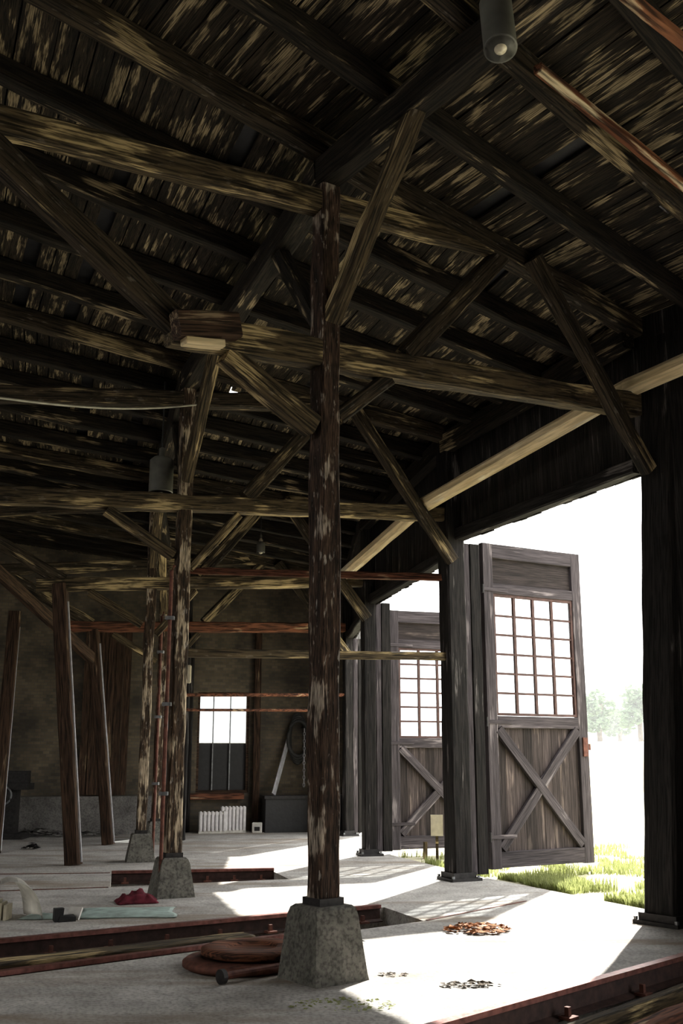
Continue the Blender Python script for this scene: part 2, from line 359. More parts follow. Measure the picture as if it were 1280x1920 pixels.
# ------------------------------------------------------------------ walls
def wall_quad(name, p, q, z0, z1, th, mat, label, kind='structure', parent=None, zq=None):
    L = (q - p).length; Mx = axis(Vector((p.x, p.y, 0)), Vector((q.x, q.y, 0))); bm = bmesh.new()
    zq = z1 if zq is None else zq
    vv = addbox(bm, 0, L, -th/2, th/2, z0, z1)
    for v in bm.verts:
        if v.co.x > L/2 and v.co.z > z0 + .01: v.co.z = zq
    return tag(obj(name, bm, mat, parent, Mx), label, None, None, kind)
def boardwall(name, p, q, z0a, z0b, z1a, z1b, label, bw=.15, th=.03, mat='wallboard'):
    """vertical boards between p and q; grain/board axis handled by local frame X=up"""
    L = (q - p).length; d = (q - p).normalized()
    up = Vector((0, 0, 1)); nrm = d.cross(up).normalized()
    R = Matrix((up, d, up.cross(d))).transposed().to_4x4(); Mx = Matrix.Translation(Vector((p.x, p.y, 0))) @ R
    bm = bmesh.new(); n_ = int(L / bw)
    for i in range(n_):
        a, b = i * bw, (i + 1) * bw - .006
        t = (i + .5) / n_; z0 = z0a + (z0b - z0a) * t + random.uniform(-.01, .01); z1 = z1a + (z1b - z1a) * t
        o = random.uniform(-.006, .006)
        addbox(bm, z0, z1, a, b, o - th/2, o + th/2)
    addbox(bm, max(z0a, z0b) + .03, min(z1a, z1b), 0, L, th * .6, th * .6 + .02) if z0a < z1a - .2 else None
    return tag(obj(name, bm, mat, None, Mx), label, None, None, 'structure')
HB = {-1: (4.4, 4.4), 0: (4.42, 4.38), 1: (4.18, 3.98), 2: (3.9, 3.85), 3: (3.8, 3.75)}
names = {-3: 'rear', -2: 'right', -1: 'near', 0: 'front', 1: 'middle', 2: 'deep', 3: 'last'}
for i in (-3, -2, -1, 0, 1, 2, 3):
    p, q = OUTER[i], OUTER[i+1]
    n_ = Vector(((q - p).y, -(q - p).x, 0)).normalized() * .13
    if i == -1 or i == 3: z0 = (0.0, 0.0)  # last bay boarded to the floor, added to block the sun
    else: z0 = HB.get(i, (4.4, 4.4))
    za, zb = roofz(i, LW(i) + .1) + .05, roofz(i+1, LW(i+1) + .1) + .05
    w = boardwall('wall_%s' % names[i], p + n_, q + n_, z0[0], z0[1], za, zb, ('dark boarded wall at the %s doorway' % names[i]) if i >= 0 else 'dark boarded wall section beside the camera')
    if i >= 0:
        pass
# timber lintels under the boarded headers
for i, txt in ((0, 'front'), (1, 'middle'), (2, 'deep')):
    p, q = OUTER[i], OUTER[i+1]; n_ = Vector(((q - p).y, -(q - p).x, 0)).normalized() * .05
    P = Vector((p.x, p.y, HB[i][0] + .08)) + n_; Q = Vector((q.x, q.y, HB[i][1] + .08)) + n_
    d = (Q - P).normalized()
    tag(beam('door_lintel', P + d * .1, Q - d * .1, .14, .16, 'darkpost'), 'dark timber lintel spanning the %s doorway under the boards' % txt, 'lintel')
    P2 = P + Vector((0, 0, HB[i][0] * 0 + (roofz(i, LW(i)) - P.z) - .25)); Q2 = Q + Vector((0, 0, roofz(i+1, LW(i+1)) - Q.z - .25))
    tag(beam('wall_plate', P2 + n_ * -2.2, Q2 + n_ * -2.2, .16, .28, 'rafter'), 'dark wall plate carrying the rafter ends over the %s doorway' % txt, 'beam')
# side and back walls that close the shed off
p = ln(-3, LW(-3), 0)
wall_quad('wall_back', Vector((12.6, -3.6, 0)), Vector((-16.2, -3.6, 0)), 0, 7.6, .25, 'brick', 'brick wall behind the camera')
wall_quad('wall_left', Vector((-16.1, -3.6, 0)), WF0 - WD * 10, 0, 8.6, .25, 'brick', 'sooty brick rear wall of the shed', zq=6.9)
wall_quad('wall_right', Vector((12.6, -3.6, 0)), OUTER[-3] + Vector((.1, 0, 0)), 0, 6.6, .2, 'wallboard', 'boarded wall to the right of the camera')
# far end wall with window opening
WN = Vector((WD.y, -WD.x, 0))                     # towards the camera
WMX = axis(WF0 - WD * 10, WF1)
def wloc(px, py):
    s, z = plane_sz(px, py, WF0 - WD * 10, WF1); return s, z
wx0, wz1 = wloc(372, 1297); wx1, _ = wloc(468, 1297); _, wz0 = wloc(420, 1487)
Lw = (OUTER[4] - (WF0 - WD * 10)).length + .1
bm = bmesh.new()
addbox(bm, 0, wx0, 0, .3, 0, 5.9); addbox(bm, wx1, Lw, 0, .3, 0, 5.4); addbox(bm, wx0, wx1, 0, .3, 0, wz0); addbox(bm, wx0, wx1, 0, .3, wz1, 5.4)
for v in bm.verts:
    if v.co.z > 4.9: v.co.z = 7.6 - .115 * v.co.x
tag(obj('wall_far', bm, 'brick', None, WMX), 'sooty brick end wall with one bright window', None, None, 'structure')
# window: frame, bars, pane, dark panel standing in for something outside
win = thing('window_1', WMX @ Vector(((wx0 + wx1) / 2, 0, wz0)), 'bright window in the far end wall, its lower half dark', None, kind='structure')
ww = wx1 - wx0; hh = wz1 - wz0
def wbox(name, boxes, mat):
    bm = bmesh.new()
    for b in boxes: addbox(bm, *b)
    return obj(name, bm, mat, win, WMX)
wbox('window_frame', [(wx0, wx0 + .05, .02, .14, wz0, wz1), (wx1 - .05, wx1, .02, .14, wz0, wz1), (wx0 + .05, wx1 - .05, .02, .14, wz0, wz0 + .06), (wx0 + .05, wx1 - .05, .02, .14, wz1 - .04, wz1)], 'prop')
_, mz = wloc(420, 1393)
wbox('muntin', [(wx0 + ww * t - .012, wx0 + ww * t + .012, .05, .09, wz0 + .06, wz1 - .04) for t in (.31, .64)], 'iron')
wbox('dark_outside_panel', [(wx0 + .05, wx1 - .05, .10, .13, wz0 + .06, mz)], 'black')
wbox('pane', [(wx0 + .05, wx1 - .05, .07, .075, mz, wz1 - .04)], 'glass')
wbox('window_sill', [(wx0 - .12, wx1 - .1, -.16, .02, wz0 - .12, wz0)], 'rustwood')
# masonry plinth along the left of the end wall, board partition above it
pl0, _ = wloc(-200, 1500); pl1, _ = wloc(345, 1500); _, plz = wloc(200, 1492)
bm = bmesh.new(); addbox(bm, 0, pl1, -.35, -.01, 0, plz)
tag(obj('trim_4', bm, 'plinth', None, WMX), 'grey masonry plinth along the foot of the end wall', None, None, 'structure')
bm = bmesh.new(); pa, _ = wloc(150, 1400); pb, _ = wloc(250, 1400); _, pz1 = wloc(200, 1180)
R = Matrix(((0, 1, 0), (0, 0, 1), (1, 0, 0))).to_4x4()
for k in range(int((pb - pa) / .16)):
    addbox(bm, plz + .02, pz1, pa + k * .16, pa + k * .16 + .15, .14, .17 + random.uniform(0, .012), None)
Rb = Matrix(((0, 1, 0, 0), (0, 0, -1, 0), (1, 0, 0, 0), (0, 0, 0, 1)))   # local X up, Y along the wall
tag(obj('board_partition', bm, 'prop', None, WMX @ Rb), 'dark brown vertical board panel on the far wall behind the leaning props', 'partition')
# pilaster-like dark posts at the far wall
for a, t_ in ((352, 'left of the bright window'), (480, 'right of the bright window')):
    s, _ = wloc(a, 1400); P = WMX @ Vector((s, -.09, 0))
    tag(beam('wall_post', P, P + Vector((0, 0, 4.3)), .14, .14, 'darkpost' if a < 400 else 'prop'), 'thin timber wall post just %s' % t_, 'post')

# ------------------------------------------------------------------ roof deck, with a few real gaps
HOLES = []
def roof_hit(px, py):
    d = ray(px, py); best = None
    for i in range(-2, 4):
        for it in range(1):
            lo, hi = 2.0, 40.0
            # march
            for kk in range(380):
                t = 1 + kk * .08; P = Vector((0, 0, CAMH)) + d * t
                a, b = INNER[i], INNER[i+1]; A, B = (OUTER[i] - a).normalized(), (OUTER[i+1] - b).normalized()
                # solve for (s,u) : P = lerp(a+A s, b+B s, u)
                u = .5
                for r_ in range(6):
                    ax = (A.lerp(B, u)).normalized(); o = a.lerp(b, u); s = (P - o).to_2d().dot(ax.to_2d())
                    e0, e1 = a + A * s, b + B * s; ed = (e1 - e0).to_2d(); u = (P - e0).to_2d().dot(ed) / ed.length_squared
                if -.02 < u < 1.02:
                    z = roofz(i, s) * (1 - u) + roofz(i+1, s) * u
                    if P.z >= z: return i, s, u
    return None
BW = .15
for (px, py, l) in ((826, 232, .035), (1108, 462, .06), (1066, 428, .03), (430, 736, .03), (1268, 372, .04), (1030, 205, .03), (660, 285, .025), (1195, 498, .03), (905, 140, .03)):
    h = roof_hit(px, py)
    if h: HOLES.append((h[0], round((h[1] - SIN) / BW - .5), h[2], l))
for i in range(-3, 4):
    a, b = INNER[i], INNER[i+1]; A, B = (OUTER[i] - a).normalized(), (OUTER[i+1] - b).normalized()
    s1 = max(LW(i), LW(i+1)) + .35; smin = SIN if i > -3 else -7
    mid = (a + b) / 2; ed = (b + B * 0 - a).normalized()
    Mx = axis(Vector((a.x, a.y, 0)), Vector((b.x, b.y, 0)))
    inv = Mx.inverted(); bm = bmesh.new(); bmc = bmesh.new()
    n_ = int((s1 - smin) / BW)
    sgn = 1 if (inv @ (a + A)).y > 0 else -1
    for k in range(n_):
        s = smin + k * BW; e0, e1 = a + A * (s + BW/2), b + B * (s + BW/2)
        if (e1 - e0).dot(ed) < .1: continue
        cuts = [0, 1]
        hs = [(u, l) for (hi, hk, u, l) in HOLES if hi == i and hk == k]
        joints = sorted(random.sample([.2, .4, .6, .8], random.choice((1, 2))))
        solid = [(0, 1)]
        for u, l in hs: solid = [(0, max(0.0, u - l)), (min(1, u + l), 1)]
        for (u0, u1) in solid:
            jj = [u0] + [j for j in joints if u0 + .03 < j < u1 - .03] + [u1]
            for x in range(len(jj) - 1):
                dz = random.uniform(-.012, .004); g = random.choice((.004, .008, .014)); missing = random.random() < .05
                if missing: continue
                w0, w1 = jj[x] + .002, jj[x+1] - .002; pts = []
                for (u, ds) in ((w0, g), (w1, g), (w1, BW), (w0, BW)):
                    P = (a + A * (s + ds)).lerp(b + B * (s + ds), u)
                    z = roofz(i, s + ds) * (1 - u) + roofz(i+1, s + ds) * u + dz; pts.append(inv @ Vector((P.x, P.y, z)))
                lo = [bm.verts.new(p) for p in pts]; hi_ = [bm.verts.new(p + Vector((0, 0, .022))) for p in pts]
                bm.faces.new(lo); bm.faces.new(hi_)
                for m_ in range(4): bm.faces.new((lo[m_], lo[(m_+1) % 4], hi_[(m_+1) % 4], hi_[m_]))
            pts = []
            for (u, ds) in ((u0, 0), (u1, 0), (u1, BW), (u0, BW)):
                P = (a + A * (s + ds)).lerp(b + B * (s + ds), u)
                z = roofz(i, s + ds) * (1 - u) + roofz(i+1, s + ds) * u + .05; pts.append(bmc.verts.new(inv @ Vector((P.x, P.y, z))))
            bmc.faces.new(pts)
    bmesh.ops.recalc_face_normals(bm, faces=bm.faces)
    tag(obj('ceiling', bm, 'deck', None, Mx), 'weathered roof boards of one bay', None, None, 'structure')
    g = bmesh.ops.extrude_face_region(bmc, geom=list(bmc.faces))
    for v in g['geom']:
        if isinstance(v, bmesh.types.BMVert): v.co.z += .03
    tag(obj('roof_covering', bmc, 'black', None, Mx), 'black felt covering above one bay of roof boards', None, None, 'structure')

# ------------------------------------------------------------------ rafters, ridge purlin
ordn = ['first', 'second', 'third', 'fourth', 'fifth']
bayname = {-2: 'beside the camera', -1: 'above the camera side of the front column', 0: 'between the front and second columns', 1: 'between the second and third columns', 2: 'between the third and fourth columns', 3: 'between the fourth column and the end wall'}
for i in range(-2, 4):
    for k in range(5 if i < 3 else 4):
        u = k / 5
        a = INNER[i].lerp(INNER[i+1], u); o = OUTER[i].lerp(OUTER[i+1], u); d = (o - a).normalized(); L = (o - a).length
        def Z(s): return roofz(i, s) * (1 - u) + roofz(i+1, s) * u - .115
        smin = -12.5 if i >= -1 else -6
        P = a + d * smin; Q = a + d * (L + .1); P = Vector((P.x, P.y, Z(smin))); Q = Vector((Q.x, Q.y, Z(L + .1)))
        lab = ('heavy roof rafter running %s' % WHERE[i]) if k == 0 else ('%s roof rafter %s' % (ordn[k-1], bayname[i]))
        tag(beam('rafter', P, Q, .17 if k == 0 else .14, .22, 'beam' if (k == 0 or (i == -1 and k == 3)) else 'rafter', rough=.009), lab, 'rafter', 'roof rafters')
for i in range(-2, 4):
    z0, z1 = (roofz(i, 0) - .2 - .13), (roofz(i+1, 0) - .2 - .13)
    P, Q = ln(i, 0, z0), ln(i+1, 0, z1)
    tag(beam('ridge_purlin', P, Q, .22, .26, 'rafter', rough=.01), 'heavy purlin beam over the columns, %s' % bayname[i], 'beam', 'purlins over the column line')

# ------------------------------------------------------------------ columns on footings with their frames
CN = {-1: 'column beside the camera', 0: 'front column', 1: 'second column', 2: 'third column', 3: 'fourth column'}
clab = {0: 'tall weathered timber column in the foreground on a tapered concrete footing', 1: 'second timber column back, beside the red cloth on the floor', 2: 'slim timber column left of and behind the second column', 3: 'farthest timber column on a footing, seen between two nearer ones'}
def footing(a, b, h):
    bm = bmesh.new(); rings = []
    for (s, z) in ((a, 0), (a * .97, .04), (b * 1.08, h - .07), (b, h - .02), (b * .86, h)):
        N = 5; ring = []
        for (cx, cy, dx, dy) in ((-1, -1, 1, 0), (1, -1, 0, 1), (1, 1, -1, 0), (-1, 1, 0, -1)):
            for j in range(N):
                t = 2 * j / N; x, y = (cx + dx * t) * s/2, (cy + dy * t) * s/2
                q = noise.noise_vector(Vector((x * 7, y * 7, z * 9))) * .012
                ring.append(bm.verts.new((x + q.x, y + q.y, z)))
        rings.append(ring)
    for i in range(len(rings) - 1):
        n = len(rings[i])
        for j in range(n): bm.faces.new((rings[i][j], rings[i][(j+1) % n], rings[i+1][(j+1) % n], rings[i+1][j]))
    bm.faces.new(rings[-1]); bm.faces.new(list(reversed(rings[0]))); return bm
for i in (-1, 0, 1, 2, 3):
    if i == -1: continue
    base = INNER[i]; d = (OUTER[i] - base).normalized(); rz = math.atan2(d.y, d.x)
    t = thing('timber_column', base, clab[i], 'column', 'timber columns of the shed', rz)
    fa, fb, fh, cw = ((.47, .34, .50, .19), (.44, .30, .42, .175), (.42, .28, .40, .15), (.38, .26, .36, .15))[i]
    obj('footing', footing(fa, fb, fh), 'footing', t, wm(t))
    top = roofz(i, 0) - .46
    P = Vector((base.x, base.y, fh - .01)); Q = Vector((base.x, base.y, top))
    SEED[0] += 1
    Mx = Matrix.Translation(P) @ Matrix.Rotation(rz, 4, 'Z') @ Matrix.Rotation(-math.pi/2, 4, 'Y')
    obj('shaft', hewn(top - fh, cw, cw, .009, 60, .10, .97, 0, SEED[0]), 'post' if i == 0 else 'postlight', t, Mx)
    bm = bmesh.new(); addbox(bm, -cw/2 - .012, cw/2 + .012, -cw/2 - .012, cw/2 + .012, 0, .05)
    obj('iron_shoe', bm, 'dark', t, Matrix.Translation(Vector((base.x, base.y, fh))) @ Matrix.Rotation(rz, 4, 'Z'))
def zt(i, s):           # centre of the tie beam
    return {0: 4.71 + .1 * s, 1: 4.55 + .055 * s, 2: 4.19 + .055 * s, 3: 3.93 + .04 * s, -1: 4.71 + .1 * s}[i]
TL = {0: -1.42, 1: -4.5, 2: -1.75, 3: -1.9}
for i in (0, 1, 2, 3):
    P, Q = ln(i, TL[i], zt(i, TL[i])), ln(i, LW(i) - .02, zt(i, LW(i)))
    m = {0: 'tie', 1: 'tie', 2: 'tie', 3: 'rustwood'}[i]
    off = Vector((0, 0, 0))
    tag(beam('tie_beam', P, Q, .17, .24 if i == 0 else .2, m, rough=.012), {0: 'thick pale-edged tie beam from the front column to the right-hand post', 1: 'long tie beam crossing the second column, reaching the left edge', 2: 'tie beam through the third column above the brown props', 3: 'reddish tie beam at the fourth column near the end wall'}[i], 'beam', 'tie beams')
def member(name, i, a, b, w, h, mat, label, cat='brace', group=None, roll=0, off=0):
    d = (OUTER[i] - INNER[i]).normalized(); n_ = Vector((d.y, -d.x, 0)) * off
    return tag(beam(name, ln(i, *a) + n_, ln(i, *b) + n_, w, h, mat, roll=roll, rough=.009), label, cat, group)
for i in (0, 1, 2, 3):
    k = HS[i]; cn = CN[i]; L = LW(i)
    sc = L / LW(0)
    # upper sloping beam K (rises from left over the column to the rafter on the right)
    member('sloping_beam', i, (-3.4, 5.66 * k), (2.3, 6.34 * k), .16, .2, 'tie' if i == 0 else 'beam', 'long sloping beam crossing over the top of the %s' % cn, 'beam', 'sloping beams over columns')
    if i != 1:
        member('diagonal_strut', i, (-1.35, zt(i, -1.35) + .05), (-3.2, 5.78 * k), .15, .2, 'beam', 'long diagonal strut rising left from the tie beam of the %s' % cn, 'brace', 'diagonal struts left', off=.0)
    member('strut', i, (.85 * sc, zt(i, .85) + .1), (2.15 * sc, 6.3 * k), .15, .18, 'beam', 'strut rising right from the tie beam of the %s' % cn, 'brace', 'struts right')
    ze = {0: 4.35, 1: 4.05, 2: 3.7, 3: 3.5}[i]
    sl = (ze - 6.25 * k) / (L - 2.4 * sc)
    member('knee_brace', i, (2.4 * sc, 6.25 * k), (L - .06, ze + .03), .13, .17, 'beam', 'long knee brace crossing the tie beam of the %s down to the door post' % cn, 'brace', 'knee braces to door posts', off=.14)
    member('lower_brace', i, (-.12, (4.08 if i == 0 else zt(i, 0) - .66)), (-.95, zt(i, -.9) - .13), .15, .17 if i == 0 else .12, 'tie', 'short brace under the tie beam, left side of the %s' % cn, 'brace', 'short braces left')
    if i:
        member('lower_brace', i, (.1, zt(i, 0) - .8), (.7, zt(i, .7) - .12), .08, .11, 'tie', 'short brace under the tie beam, right side of the %s' % cn, 'brace', 'short braces right')
    else:
        member('lower_brace', i, (.12, 4.2), (.66, 4.66), .10, .12, 'beam', 'short brace under the tie beam, right side of the %s' % cn, 'brace', 'short braces right')
    # braces in the column line, up to the purlin
    for sg in (-1, 1):
        j = i + sg
        e = (INNER[j] - INNER[i]); e = Vector((e.x, e.y, 0)).normalized()
        zb = zt(i, 0) + .28; ztp = roofz(i, 0) - .46
        dist = 1.25 if sg < 0 else 1.3
        P = INNER[i] + e * .08 + Vector((0, 0, zb)); Q = INNER[i] + e * dist + Vector((0, 0, ztp + .05))
        tag(beam('purlin_brace', P, Q, .13, .15, 'tie' if sg < 0 else 'rafter', rough=.012), '%s brace from the %s up to the purlin' % ('light streaked near-side' if sg < 0 else 'dark far-side', cn), 'brace', 'braces up to the purlin')
# the thick squared timber butted to the end of the front tie beam
P = rp(0, 318, 618); 
e = (INNER[1] - INNER[0]).normalized(); n_ = Vector((e.x, e.y, 0))
a = rp(0, 330, 625); b = rp(0, 442, 628); o = Vector((.02, -.16, 0))
tag(beam('corbel_timber', a + o, b + o, .13, .2, 'prop', rough=.004), 'short reddish block strapped to the left end of the front tie beam', 'timber')
a = rp(0, 345, 655) + o; b = rp(0, 415, 662) + o  # added pale strip imitates light on the block's underside
tag(beam('corbel_timber', a, b, .1, .06, 'pale', rough=.004), 'thin pale strip painted as the lit underside of the block on the front tie beam', 'timber')

# ------------------------------------------------------------------ door posts
plab = {0: 'massive dark door post at the right edge of the picture', 1: 'dark double door post left of the open door', 2: 'dark door post beside the second open door', 3: 'thin greyish door post farthest back near the end wall'}
for i in (-1, 0, 1, 2, 3):
    base = OUTER[i]; d = (base - INNER[i]).normalized(); rz = math.atan2(d.y, d.x)
    if i == -1: continue
    t = thing('door_post', base, plab[i], 'post', 'door posts', rz)
    w = (.36, .27, .2, .17)[i]; top = roofz(i, LW(i)) - .35
    Mx = Matrix.Translation(base + Vector((0, 0, .06))) @ (Matrix.Rotation(math.radians(3.2), 4, 'Y') if i == 0 else Matrix.Identity(4)) @ Matrix.Rotation(rz, 4, 'Z') @ Matrix.Rotation(-math.pi/2, 4, 'Y')
    SEED[0] += 1
    obj('shaft', hewn(top, w, w, .007, 40, .08, 1, 0, SEED[0]), 'darkpost', t, Mx)
    if i > 0:
        off = Matrix.Translation(Vector((w/2 + .055, .0, 0)))
        SEED[0] += 1
        R_ = Matrix.Translation(base + Vector((0, 0, .06))) @ Matrix.Rotation(rz, 4, 'Z') @ Matrix.Translation(Vector((w/2 + .06, -.02, 0))) @ Matrix.Rotation(-math.pi/2, 4, 'Y')
        obj('jamb', hewn((4.35, 4.3, 3.95, 3.8)[i], .10, .1, .004, 20, .1, 1, 0, SEED[0]), 'door', t, R_)
        SEED[0] += 1
        R2_ = R_ @ Matrix.Translation(Vector((0, 0, -.13)))
        obj('stop_board', hewn((4.35, 4.3, 3.95, 3.8)[i], .12, .15, .003, 20, .05, 1, 0, SEED[0]), 'darkpost', t, R2_)
    bm = bmesh.new(); addbox(bm, -w/2 - .07, w/2 + .09, -w/2 - .07, w/2 + .07, 0, .035); addbox(bm, -w/2 - .03, w/2 + .03, -w/2 - .03, w/2 + .03, .035, .1)
    obj('base_shoe', bm, 'dark', t, wm(t))
    for (x, y) in ((-1, -1), (-1, 1), (1, -1), (1, 1)):
        bm = bmesh.new()
        addbox(bm, x * (w/2 + .048) - .014, x * (w/2 + .048) + .014, y * (w/2 + .048) - .014, y * (w/2 + .048) + .014, .035, .065)
        obj('anchor_bolt', bm, 'iron', t, wm(t))
    if i == 1:       # drain pipe / bolt rod along the jamb
        bm = tube([(w/2 + .15, -.04, 1.9), (w/2 + .15, -.04, 4.2)], .018)
        obj('iron_rod', bm, 'rust', t, wm(t))

# ------------------------------------------------------------------ pale beam lying on the tie beams by the doors
pb_ = [None] * 5
PBP = {-1: ln(-1, 3.9, 5.45), 0: ln(0, 3.95, 5.33), 1: ln(1, 3.32, 4.88), 2: ln(2, 3.15, 4.50)}
for i, t_ in ((-1, 'above the big right-hand post'), (0, 'above the front doorway'), (1, 'above the second doorway')):
    tag(beam('pale_pole', PBP[i] - Vector((0, 0, .03)), PBP[i+1] - Vector((0, 0, .03)), .19, .19, 'pale', rough=.003, cham=.3), 'cream-coloured pole resting on the tie beams %s' % t_, 'beam', 'cream poles along the door wall')

# ------------------------------------------------------------------ doors
def make_door(name, h0, h1, z0, H, label, broken=False):
    d = (h1 - h0); W = d.length; rz = math.atan2(d.y, d.x)
    t = thing(name, (h0.x, h0.y, z0), label, None, None, rz, 'structure'); X = wm(t)
    def V(p, q, w, th, y, nm, mat='door'):       # timber in the leaf plane
        P = X @ Vector((p[0], y, p[1])); Q = X @ Vector((q[0], y, q[1])); dd = (Q - P).normalized(); nn = X.to_3x3() @ Vector((0, 1, 0))
        zz = dd.cross(nn); R = Matrix((dd, nn, zz)).transposed().to_4x4(); SEED[0] += 1
        return obj(nm, hewn((Q - P).length, th, w, .002, None, .06, 1, 0, SEED[0]), mat, t, Matrix.Translation(P) @ R)
    sw = .17; yb = 0
    zlo, zmid, zmid2, ztr = .22, H * .425, H * .455, H * .845
    V((sw/2, 0), (sw/2, H), sw, .09, 0, 'stile'); V((W - sw/2, 0), (W - sw/2, H), sw, .09, 0, 'stile')
    V((sw, .11), (W - sw, .11), .20, .08, 0, 'rail'); V((sw, H * .435), (W - sw, H * .435), .16, .08, 0, 'rail')
    V((sw, H * .855), (W - sw, H * .855), .14, .08, 0, 'rail'); V((sw, H - .1), (W - sw, H - .1), .20, .08, 0, 'rail')
    V((sw, H * .915), (W - sw, H * .915), .46, .03, .02, 'top_panel', 'doorplank')
    zb0, zb1 = .2, H * .418
    # plank panel, boards vertical
    bm = bmesh.new(); n_ = int((W - 2*sw) / .16); bw = (W - 2*sw) / n_
    for k in range(n_): addbox(bm, zb0, zb1, sw + k * bw + .004, sw + (k+1) * bw, -.012 + random.uniform(-.003, .003), .014)
    Rb = Matrix(((0, 1, 0, 0), (0, 0, 1, 0), (1, 0, 0, 0), (0, 0, 0, 1)))
    obj('plank_panel', bm, 'doorplank', t, X @ Matrix.Translation(Vector((0, .025, 0))) @ Rb)
    V((sw + .02, zb0 + .05), (W - sw - .02, zb1 - .02), .13, .05, -.022, 'cross_brace')
    V((sw + .02, zb1 - .02), (W - sw - .02, zb0 + .05), .13, .055, -.026, 'cross_brace')
    # glazing with muntins 4 x 6
    g0, g1 = H * .455, H * .838; nx, nz = 4, 6
    bm = bmesh.new()
    fr = .035; gx0, gx1 = sw, W - sw
    addbox(bm, gx0, gx0 + fr, -.025, .025, g0, g1); addbox(bm, gx1 - fr, gx1, -.025, .025, g0, g1); addbox(bm, gx0 + fr, gx1 - fr, -.025, .025, g0, g0 + fr); addbox(bm, gx0 + fr, gx1 - fr, -.025, .025, g1 - fr, g1)
    for k in range(1, nx): x = gx0 + fr + (gx1 - gx0 - 2*fr) * k / nx; addbox(bm, x - .021, x + .021, -.018, .018, g0 + fr, g1 - fr)
    for k in range(1, nz): z = g0 + fr + (g1 - g0 - 2*fr) * k / nz; addbox(bm, gx0 + fr, gx1 - fr, -.013, .013, z - .015, z + .015)
    obj('window_bars', bm, 'bars', t, X)
    bm = bmesh.new()
    for a in range(nx):
        for b in range(nz):
            x0 = gx0 + fr + (gx1 - gx0 - 2*fr) * a / nx; x1 = gx0 + fr + (gx1 - gx0 - 2*fr) * (a+1) / nx
            z0_ = g0 + fr + (g1 - g0 - 2*fr) * b / nz; z1_ = g0 + fr + (g1 - g0 - 2*fr) * (b+1) / nz
            if broken and (a, b) == (nx - 1, 0):
                vv = [bm.verts.new((x, 0.0, z)) for x, z in ((x0, z0_ + .1), (x0 + .06, z0_ + .12), (x1 - .1, z1_ - .1), (x1, z1_), (x0, z1_))]
                bm.faces.new(vv); continue
            if random.random() < .15: continue
            addbox(bm, x0, x1, -.002, .002, z0_, z1_)
    obj('panes', bm, 'glass', t, X)
    for z in (.4, H * .435, H * .85):
        bm = bmesh.new(); addbox(bm, .0, .42, -.058, -.048, z - .025, z + .025)
        hg = obj('strap_hinge', bm, 'door', t, X)
        obj('hinge_pin', lathe([(.02, z - .06), (.02, z + .06)], 10), 'dark', hg, X @ Matrix.Translation(Vector((-.02, -.05, 0))))
    bm = bmesh.new(); addbox(bm, W - .12, W - .04, -.07, -.046, H * .33, H * .39); addbox(bm, W - .02, W + .05, -.03, .03, H * .35, H * .37)
    obj('latch', bm, 'rust', t, X)
    return t
dh0 = Vector((1.93, 14.2, 0)); dh1 = Vector((3.47, 15.1, 0))
make_door('door_1', dh0, dh1, .10, 4.32, 'large open weathered shed door with a barred window and X brace', True)
u2 = math.radians(19.5); e0 = Vector((.78, 17.45, 0))
make_door('door_2', e0, e0 + Vector((math.cos(u2), math.sin(u2), 0)) * 1.77, .06, 3.86, 'second open shed door partly hidden behind the dark double post')
u3 = math.radians(34); e1 = OUTER[0] + Vector((.42, .1, 0))
make_door('door_3', e1, e1 + Vector((math.cos(u3), math.sin(u3), 0)) * 1.77, .06, 4.3, 'open door leaf swung outside behind the right-hand post')

# ------------------------------------------------------------------ leaning props on the left
def lean(px0, py0, pl, px1, py1, w, label, mat='prop', h=None):
    P = fl(px0, py0); Q = rp(pl, px1, py1)
    return tag(beam('leaning_prop', P, Q, w, h or w, mat, rough=.004), label, 'prop', None)
def leanthing(p, q, w, label):
    t = thing('leaning_prop', p, label, 'prop', 'leaning props')
    beam('shaft', p, q, w, w, 'prop', t, rough=.004)
    d = (q - p).normalized(); side = Vector((1, -.15, 0)); side = (side - d * side.dot(d)).normalized()
    o = side * (w/2 + .012) + Vector((0, -.02, 0))
    beam('pale_edge_strip', p + o + d * .03, p + o + (q - p) * .93, .02, .03, 'pole', t, rough=.001)
leanthing(fl(138, 1622), rp(2, 112, 1096), .22, 'brown square prop leaning under the tie beam, nearest of the left props')
leanthing(fl(203, 1584), rp(3, 175, 1182), .2, 'brown prop farther back with a bright right edge')
leanthing(fl(-12, 1600), rp(3, 28, 1150), .22, 'dark prop at the left edge leaning the other way')
leanthing(fl(292, 1583) + Vector((-.05, .9, 0)), rp(3, 292, 1200) + Vector((0, .9, 0)), .16, 'thin brown prop behind the two middle columns')
tag(beam('long_brace', rp(2, -60, 1020), rp(3, 178, 1240), .13, .2, 'prop', rough=.004), 'long brown sloping brace running back between the left props', 'brace')

# ------------------------------------------------------------------ horizontal rails in the distance
tag(beam('cross_rail', rp(1, 338, 1224), rp(1, 838, 1231), .09, .1, 'tie'), 'mid-height wooden rail from the second column to the double door post', 'rail')
tag(obj('window_rail', tube([rp(3, 342, 1303), rp(3, 662, 1303)], .035), 'rustwood'), 'upper of two reddish pipes crossing in front of the bright window', 'pipe')
tag(obj('window_rail', tube([rp(3, 345, 1331), rp(3, 578, 1332)], .028), 'rustwood'), 'lower of two reddish pipes crossing in front of the bright window', 'pipe')
tag(beam('rusty_rail', rp(2, 350, 1070), rp(1, 838, 1083), .08, .10, 'rustwood'), 'orange-rusted beam ending at the double door post', 'rail')
tag(beam('cross_rail', rp(3, 300, 1222), rp(3, 578, 1228), .12, .14, 'prop'), 'brown rail near the end wall above the bright window', 'rail')

